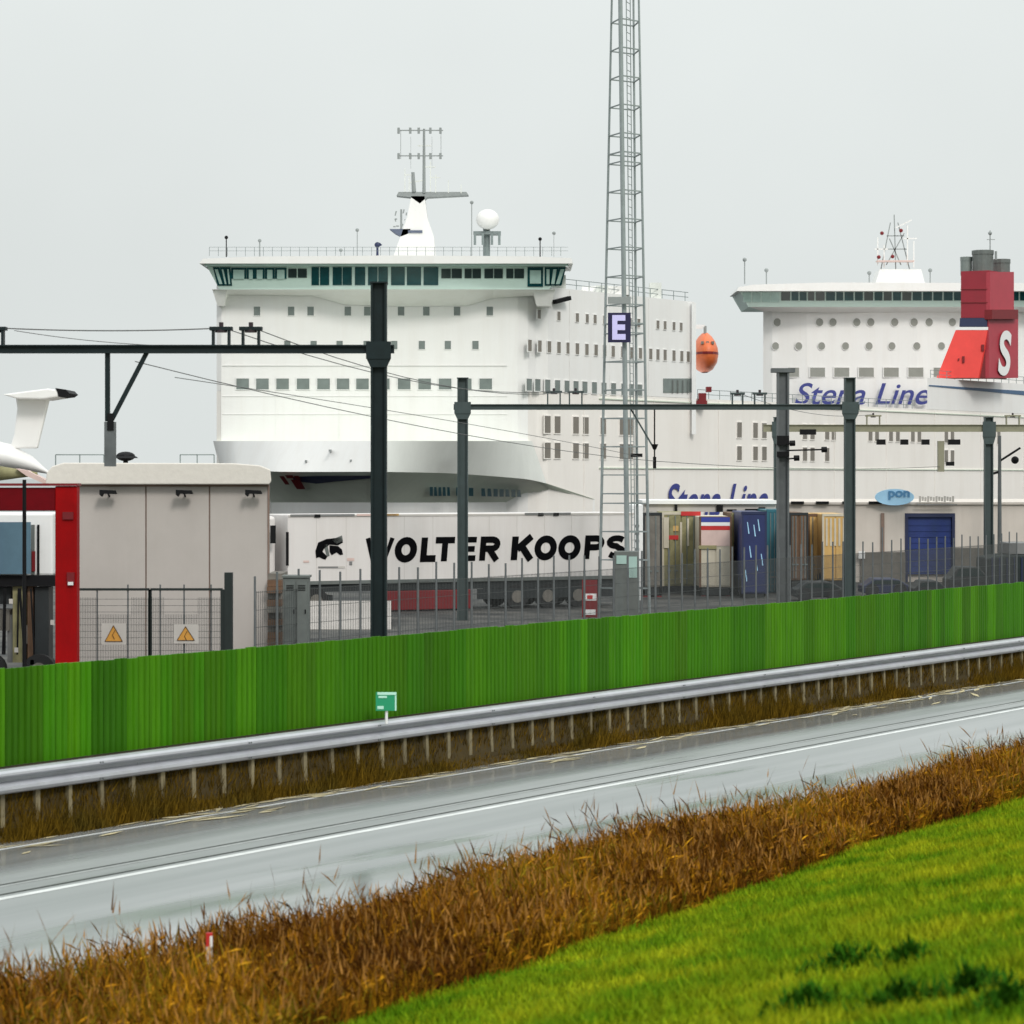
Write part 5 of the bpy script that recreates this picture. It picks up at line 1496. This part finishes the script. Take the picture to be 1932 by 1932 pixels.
for ch, v0, v1 in (('W', 636, 748), ('O', 752, 838), ('L', 852, 912), ('T', 908, 982), ('E', 1000, 1066), ('R', 1080, 1160), ('K', 1203, 1290), ('O', 1292, 1378), ('O', 1384, 1470), ('P', 1484, 1562), ('S', 1568, 1648)):
    x0, x1 = [(586 + v * 1465 / 1932) * K3 for v in (v0, v1)]
    p0, p1 = hit(tq(0, 0), td, x0, 1050), hit(tq(0, 0), td, x1, 1050)
    wd = ((Vector((p1.x, p1.y)) - Vector((p0.x, p0.y))).length) / CAP
    strokes, th_ = glyph(ch, wd)
    mb = MB()
    place = lambda p, o: Vector((p0.x, p0.y, zb_)) + td * ((p.x + 0.09 * (p.y - 0.5)) * CAP) + Vector((0, 0, p.y * CAP)) + tn * o
    for k, st_ in enumerate(strokes):
        stroke(mb, st_, th_, place, 0.014 + 0.002 * k, closed=(ch == 'O'))
    mb.build('letter', 'lettering', body)
# emblem: stylised dark animal-like strokes
def tpt(x, y, o=0.02):
    w = hit(tq(0, 0), td, x, y); return w + tn * o
def cr6(x, y): return ((700 + x / 2.415) * K3, (1200 + y / 2.415) * K3)
for poly in ([(540, 1000), (560, 940), (620, 915), (720, 905), (735, 940), (700, 960), (640, 955), (600, 985), (575, 1040), (545, 1050)],
             [(640, 960), (700, 965), (728, 990), (735, 1025), (715, 1030), (690, 1010), (655, 1030), (640, 1005)],
             [(560, 1040), (590, 1005), (625, 1040), (610, 1062), (590, 1055)], [(655, 920), (728, 890), (735, 930), (690, 950)], [(600, 960), (625, 950), (640, 1035), (620, 1040)]):
    b = MB(); b.prism([tpt(*cr6(*p)) for p in reversed(poly)], -tn * 0.006); b.build('emblem', 'cabinet' if len(poly) == 4 else 'lettering', body)
for x0, x1, y0, y1, m in ((560, 750, 1108, 1122, 'warn_board'), (560, 700, 1110, 1120, 'grey'), (455, 495, 1068, 1082, 'pink'), (765, 815, 1050, 1070, 'pink'), (780, 800, 1075, 1100, 'grey')):
    b = MB(); o_ = 0.02 if m != 'grey' else 0.024
    b.prism([tpt(*cr6(x0, y1), o_), tpt(*cr6(x1, y1), o_), tpt(*cr6(x1, y0), o_), tpt(*cr6(x0, y0), o_)], -tn * 0.004); b.build('small_print', m, body)
# tractor
tc_ = thing('white_tractor_unit', 'white lorry cab coupled to the lettered trailer, mostly behind the beige building', 'lorry cab', tuple(tq(-2, -0.4)))
def cs(s0, s1, z0, z1, o, th_, name, m, par=None, bev=0.0):
    b = MB(); b.prism([tq(s0, z0, o), tq(s1, z0, o), tq(s1, z1, o), tq(s0, z1, o)], -tn * th_); return b.build(name, m, par or tc_, bevel=bev)
cabo = cs(-2.6, -0.35, 0.35, 3.45, -0.42, 2.4, 'cab', 'trailer', bev=0.12)
cs(-2.45, -1.35, 1.7, 2.7, -0.01, 0.02, 'side_window', 'glass_dark', cabo)
cs(-0.72, -0.52, 2.4, 3.1, 0.06, 0.1, 'side_vent', 'black', cabo)
cs(-0.8, -0.4, 0.6, 1.0, 0.02, 0.03, 'marker', 'dark_red', cabo)
cs(-3.0, 2.0, -0.1, 0.3, -0.3, 1.8, 'frame', 'skirt')
for s in (-2.2, 1.2):
    for sd in (0, 1):
        c = tq(s, 0.1, -0.03 - 2.05 * sd); b = MB(); b.tube(c, c - tn * 0.35, 0.5, 0.5, 20); wl = b.build('wheel', 'rubber', tc_)
        b = MB(); b.tube(c + tn * 0.02, c - tn * 0.2, 0.26, 0.26, 14); b.build('rim', 'taupe', wl)

# ------------------------------------------------------------------ parked lorries / containers seen from behind
def rear(name, label, cat, x0, x1, yt, yb, d, m, doors=2, trim=None, ln=5.0, bars=True):
    a, c = P(x0, yt, d), P(x1, yb, d)
    t = thing(name, label, cat, ((a.x + c.x) / 2, d, -0.35), 'trailers parked behind the mesh fence')
    w_ = c.x - a.x
    bo = MB().box(a.x, c.x, d, d + ln, c.z, a.z).build('body', m, t, bevel=0.03)
    for k in range(doors):
        u0, u1 = a.x + w_ * k / doors + 0.03, a.x + w_ * (k + 1) / doors - 0.03
        dd = MB().box(u0, u1, d - 0.04, d - 0.003, c.z + 0.08, a.z - 0.12).build('door', m, t)
        if bars:
            b = MB()
            for f_ in (0.3, 0.7):
                X = u0 + (u1 - u0) * f_; b.tube((X, d - 0.07, c.z + 0.1), (X, d - 0.07, a.z - 0.14), 0.022, 0.022, 6)
                b.box(X - 0.05, X + 0.12, d - 0.1, d - 0.06, c.z + 0.7, c.z + 0.76)
            b.build('lock_bar', 'galv', dd)
    b = MB(); b.box(a.x - 0.02, a.x + 0.07, d - 0.05, d + 0.1, c.z, a.z + 0.02); b.box(c.x - 0.07, c.x + 0.02, d - 0.05, d + 0.1, c.z, a.z + 0.02)
    b.box(a.x - 0.02, c.x + 0.02, d - 0.055, d + 0.1, a.z - 0.1, a.z + 0.02); b.build('frame', trim or m, t)
    MB().box(a.x + 0.1, c.x - 0.1, d + 0.05, d + ln - 0.2, c.z - 0.35, c.z - 0.02).build('chassis', 'skirt', t)
    MB().box(a.x, c.x, d - 0.02, d + 0.08, c.z - 0.5, c.z - 0.35).build('bumper', 'black', t)
    for u in (0.12, 0.88):
        X = a.x + w_ * u
        MB().box(X - 0.1, X + 0.1, d - 0.05, d - 0.022, c.z - 0.47, c.z - 0.38).build('tail_lamp', 'dark_red', t)
        for yy in (d + 0.9, d + 2.2):
            b = MB(); b.tube((X - 0.15, yy, 0.1), (X + 0.15, yy, 0.1), 0.48, 0.48, 16); b.build('wheel', 'rubber', t)
    return t, a, c, d
rear('box_trailer', 'grey brown trailer with dark frames, leftmost of the parked row right of the lattice mast', 'trailer', 1214, 1248, 968, 1108, 112, 'taupe', 1, 'skirt')
t, a, c, d = rear('box_trailer', 'cream and olive trailer with a red top bar in the parked row', 'trailer', 1250, 1320, 967, 1106, 116, 'olive', 2, 'cream')
b = MB(); b.pbox(1285, 965, 1322, 973, d - 0.09, 0.03); b.build('top_bar', 'band_red', t)
for x0, x1, y0, y1, m in ((1252, 1262, 976, 1034, 'cream'), (1264, 1270, 980, 1070, 'olive'), (1283, 1287, 985, 1100, 'cream'), (1296, 1300, 978, 1030, 'cream'), (1254, 1280, 1010, 1018, 'band_red'), (1268, 1280, 992, 1002, 'yellow')):
    b = MB(); b.pbox(x0, y0, x1, y1, d - 0.085 - rnd.uniform(0, 0.01), 0.02); b.build('stripe', m, t)
t, a, c, d = rear('box_trailer', 'white trailer with blue, white and red bands across the top of its doors', 'trailer', 1320, 1380, 975, 1108, 113, 'cream', 2, 'brown', bars=False)
for y0, y1, m in ((976, 985, 'band_blue'), (985.5, 992, 'white'), (992.5, 1000, 'band_red'), (1000.5, 1030, 'pink')):
    b = MB(); b.pbox(1323, y0, 1377, y1, d - 0.06, 0.015); b.build('band', m, t)
b = MB(); b.pbox(1318, 1029, 1352, 1036, d - 0.1, 0.03); b.build('step_bar', 'olive', t)
rear('box_trailer', 'narrow brown trailer between the banded trailer and the navy curtain one', 'trailer', 1381, 1399, 968, 1108, 115, 'brown', 1, 'olive')
t, a, c, d = rear('curtain_trailer', 'navy curtain sided trailer with pale slashes left of the single grey mast', 'trailer', 1400, 1446, 966, 1120, 111, 'curtain', 1, 'navy', bars=False)
for x, y in ((1412, 985), (1424, 990), (1432, 980), (1416, 1030), (1428, 1055), (1408, 1075), (1438, 1045)):
    b = MB(); b.prism([P(x, y + 22, d - 0.06), P(x + 2.2, y + 22, d - 0.06), P(x - 1, y, d - 0.06), P(x - 2.5, y, d - 0.06)], (0, 0.015, 0)); b.build('slash_mark', 'sign_sky', t)
rear('curtain_trailer', 'teal trailer half hidden behind the single grey mast', 'trailer', 1447, 1488, 962, 1118, 116, 'teal', 2, 'teal')
rear('box_trailer', 'rusty brown trailer just right of the single grey mast', 'trailer', 1490, 1524, 968, 1095, 114, 'brown', 2, 'skirt')
rear('box_trailer', 'tan trailer between the rusty one and the yellow container', 'trailer', 1525, 1551, 970, 1095, 117, 'yellow', 1, 'brown').__class__
t, a, c, d = rear('container', 'yellow container with cream ribs left of the far post of the middle gantry', 'container', 1552, 1600, 970, 1095, 115, 'yellow', 2, 'cream', bars=False)
for x in range(1558, 1598, 8):
    b = MB(); b.pbox(x, 978, x + 3.5, 1030, d - 0.07, 0.03); b.build('rib', 'cream', t)
# white kiosk panel next to the mast
kk = thing('white_kiosk', 'narrow white kiosk panel between the lattice mast and the parked trailers', 'kiosk', (P(1200, 0, 109).x, 109, -0.42))
b = MB(); a, c = P(1190, 952, 109), P(1213, 1072, 109); b.box(a.x, c.x, 109, 111, -0.42, a.z); b.build('body', 'white', kk, bevel=0.03)
b = MB()
for y in (990, 1004, 1018, 1034): b.pbox(1198, y, 1206, y + 5, 108.98, 0.015)
b.build('dial', 'grey', kk)
kb = thing('signal_box', 'small grey green equipment box on the foot of the lattice mast', 'equipment box', P(1185, 1165, 96.5))
b = MB(); b.pbox(1160, 1040, 1205, 1170, 96.4, 0.6); bo = b.build('body', 'cabinet', kb, bevel=0.03)
b = MB(); b.pbox(1163, 1048, 1182, 1064, 96.36, 0.03); b.pbox(1186, 1050, 1202, 1090, 96.37, 0.02); b.build('door', 'glass_pale', bo)
b.v, b.f = [], []
# canopy
dK = 121.0
cn = thing('flat_canopy', 'long pale flat canopy above the parked trailers below the ferry lettering', 'canopy', (P(1340, 0, dK).x, dK, -0.42))
b = MB(); b.pbox(1212, 944, 1466, 951, dK - 0.6, 6.5); b.build('roof_slab', 'white', cn)
b = MB(); b.pbox(1216, 951.3, 1464, 966, dK - 0.4, 6); b.build('fascia', 'warn_board', cn)
for x0, x1, y0, y1 in ((1273, 1278, 952, 968), (1352, 1364, 953, 966), (1372, 1390, 961, 966), (1406, 1432, 960, 967), (1432, 1444, 957, 961)):
    b = MB(); b.pbox(x0, y0, x1, y1, dK - 0.55, 0.12); b.build('lamp_box', 'black', cn)
for x in (1225, 1455):
    b = MB(); X = P(x, 0, dK).x; b.box(X - 0.12, X + 0.12, dK + 2, dK + 2.24, -0.42, P(0, 966, dK).z); b.build('column', 'grey', cn)

# ------------------------------------------------------------------ cream shed with blue door and oval sign
dH = 128.0
sh = thing('cream_shed', 'long cream shed with a blue roller door behind the olive gantry', 'shed', (P(1740, 0, dH).x, dH, -0.42))
zt_ = P(0, 952, dH).z
xd0, xd1 = P(1711, 0, dH).x, P(1798, 0, dH).x; zd = P(0, 972, dH).z
x0, x1 = P(1470, 0, dH).x, P(2120, 0, dH).x
b = MB(); b.box(x0, xd0, dH, dH + 0.3, -0.42, zt_); b.build('wall', 'shed', sh)
b = MB(); b.box(xd1, x1, dH, dH + 0.3, -0.42, zt_); b.build('wall', 'shed', sh)
b = MB(); b.box(xd0, xd1, dH, dH + 0.3, zd, zt_); b.build('wall', 'shed', sh)
b = MB(); b.box(x0, x1, dH + 0.302, dH + 20, -0.42, zt_ - 0.05); b.build('hall', 'shed', sh)
b = MB(); b.box(x0 - 0.1, x1 + 0.1, dH - 0.12, dH + 20, zt_ + 0.003, zt_ + 0.12); b.build('roof_edge', 'shed', sh)
dr = MB().box(xd0 + 0.06, xd1 - 0.06, dH + 0.12, dH + 0.2, 0, zd - 0.04).build('roller_door', 'door_blue', sh)
for k in range(9):
    MB().box(xd0 + 0.07, xd1 - 0.07, dH + 0.09, dH + 0.119, 0.1 + k * 0.3, 0.1 + k * 0.3 + 0.27).build('slat', 'door_blue', dr)
b = MB(); b.box(xd0 - 0.1, xd0 + 0.05, dH - 0.05, dH + 0.1, -0.42, zd + 0.1); b.box(xd1 - 0.05, xd1 + 0.1, dH - 0.05, dH + 0.1, -0.42, zd + 0.1); b.box(xd0 + 0.05, xd1 - 0.05, dH - 0.045, dH + 0.1, zd - 0.1, zd + 0.1); b.build('door_frame', 'navy', sh)
MB().box(P(1662, 0, dH).x, P(1668, 0, dH).x, dH - 0.12, dH - 0.01, -0.42, P(0, 968, dH).z).build('downpipe', 'joint', sh)
for y in (1042,):
    b = MB(); b.pbox(1625, y, 1708, 1100, dH - 0.2, 0.1); b.build('plinth', 'taupe', sh)
b = MB(); b.pbox(1802, 1034, 1862, 1100, dH - 0.2, 0.1); b.build('plinth', 'taupe', sh)
for x in (1493, 1540, 1590, 1640):
    b = MB(); b.pbox(x, 946, x + 24, 951, dH - 0.3, 0.2); b.build('wall_lamp', 'black', sh)
MB().pbox(1620, 1040, 1632, 1054, dH - 0.3, 0.1).build('junction_box', 'white', sh)
ov = thing('oval_sign', 'pale blue oval sign with small blue lettering on the roof edge of the cream shed', 'sign', P(1688, 953, dH - 0.5))
b = MB(); c = P(1688, 938, dH - 0.5)
rows = [c + Vector((1.0 * math.cos(t), 0, 0.42 * math.sin(t))) for t in np.linspace(0, 2 * math.pi, 28, endpoint=False)]
b.prism(rows, (0, 0.12, 0)); b.build('oval', 'sign_sky', ov)
w = P(1676, 943, dH - 0.52)
text('pon', 'lettering', 'sign_blue', ov, w, (1, 0, 0), 40 * dH / F, 17 * dH / F, 0, 0.03, 0.03)
b = MB()
for k, x in enumerate(np.arange(1734, 1800, 5.2)): b.pbox(x, 936 + (k * 7 % 3), x + 3.8, 947 - (k * 5 % 3), dH - 0.42, 0.06)
b.build('faded_lettering', 'warn_board', ov)
b = MB(); b.pbox(1730, 951.2, 1806, 953, dH - 0.42, 0.06); b.tube(P(1688, 952, dH - 0.35), P(1688, 944, dH - 0.35), 0.06); b.build('bracket', 'grey', ov)

# dark row of low vehicles / stacks at the right, behind the mesh
def low(x0, x1, yt, d, m, label, name='parked_car', cat='car'):
    a, c = P(x0, yt, d), P(x1, 0, d)
    t = thing(name, label, cat, ((a.x + c.x) / 2, d, -0.42), 'dark low vehicles along the shed' )
    w_ = c.x - a.x; z = a.z; zb = -0.22
    b = MB(); b.prism([(a.x, d, zb), (c.x, d, zb), (c.x - 0.02, d, zb + 0.55 * (z - zb)), (c.x - 0.22 * w_, d, z - 0.05), (c.x - 0.3 * w_, d, z), (a.x + 0.25 * w_, d, z), (a.x + 0.08 * w_, d, zb + 0.6 * (z - zb)), (a.x, d, zb + 0.5 * (z - zb))], (0, 1.7, 0))
    bo = b.build('body', m, t, bevel=0.05)
    zc = zb + 0.62 * (z - zb); zw = -0.1
    b = MB(); b.prism([(a.x + 0.17 * w_, d - 0.02, zc), (c.x - 0.1 * w_, d - 0.02, zc), (c.x - 0.24 * w_, d - 0.02, z - 0.07), (a.x + 0.27 * w_, d - 0.02, z - 0.07)], (0, 0.018, 0)); b.build('window', 'glass_dark', bo)
    for u in (0.2, 0.8):
        X = a.x + u * w_; b = MB(); b.tube((X, d - 0.03, zw), (X, d + 0.2, zw), 0.31, 0.32, 16); wl = b.build('wheel', 'rubber', t)
        b = MB(); b.tube((X, d - 0.05, zw), (X, d, zw), 0.18, 0.18, 10); b.build('rim', 'skirt', wl)
    return t
low(1500, 1592, 1098, 108, 'skirt', 'black parked car below the rusty and yellow trailers')
low(1628, 1716, 1092, 112, 'navy', 'dark parked car left of the blue roller door')
low(1790, 1866, 1070, 114, 'skirt', 'dark parked car right of the blue roller door')
low(1724, 1786, 1096, 109, 'skirt', 'dark low car in front of the blue roller door')

dv_ = 120.0
dk = thing('covered_stack', 'long dark covered stack under a grey lid at the right edge', 'stack', (P(1900, 0, dv_).x, dv_, -0.42))
b = MB(); b.prism([P(1862, 1104, dv_), P(2000, 1104, dv_), P(2000, 1046, dv_), P(1905, 1047, dv_), P(1880, 1050, dv_), P(1864, 1053, dv_)], (0, 3, 0)); b.build('cover', 'hedge', dk, bevel=0.08)
b = MB(); b.pbox(1904, 1024, 2000, 1046, dv_ + 0.2, 2.4); b.build('lid', 'grey', dk, bevel=0.03)
for x in range(1872, 1990, 14):
    MB().beam(P(x, 1052, dv_ - 0.05), P(x, 1104, dv_ - 0.05), 0.05).build('strap', 'navy', dk)
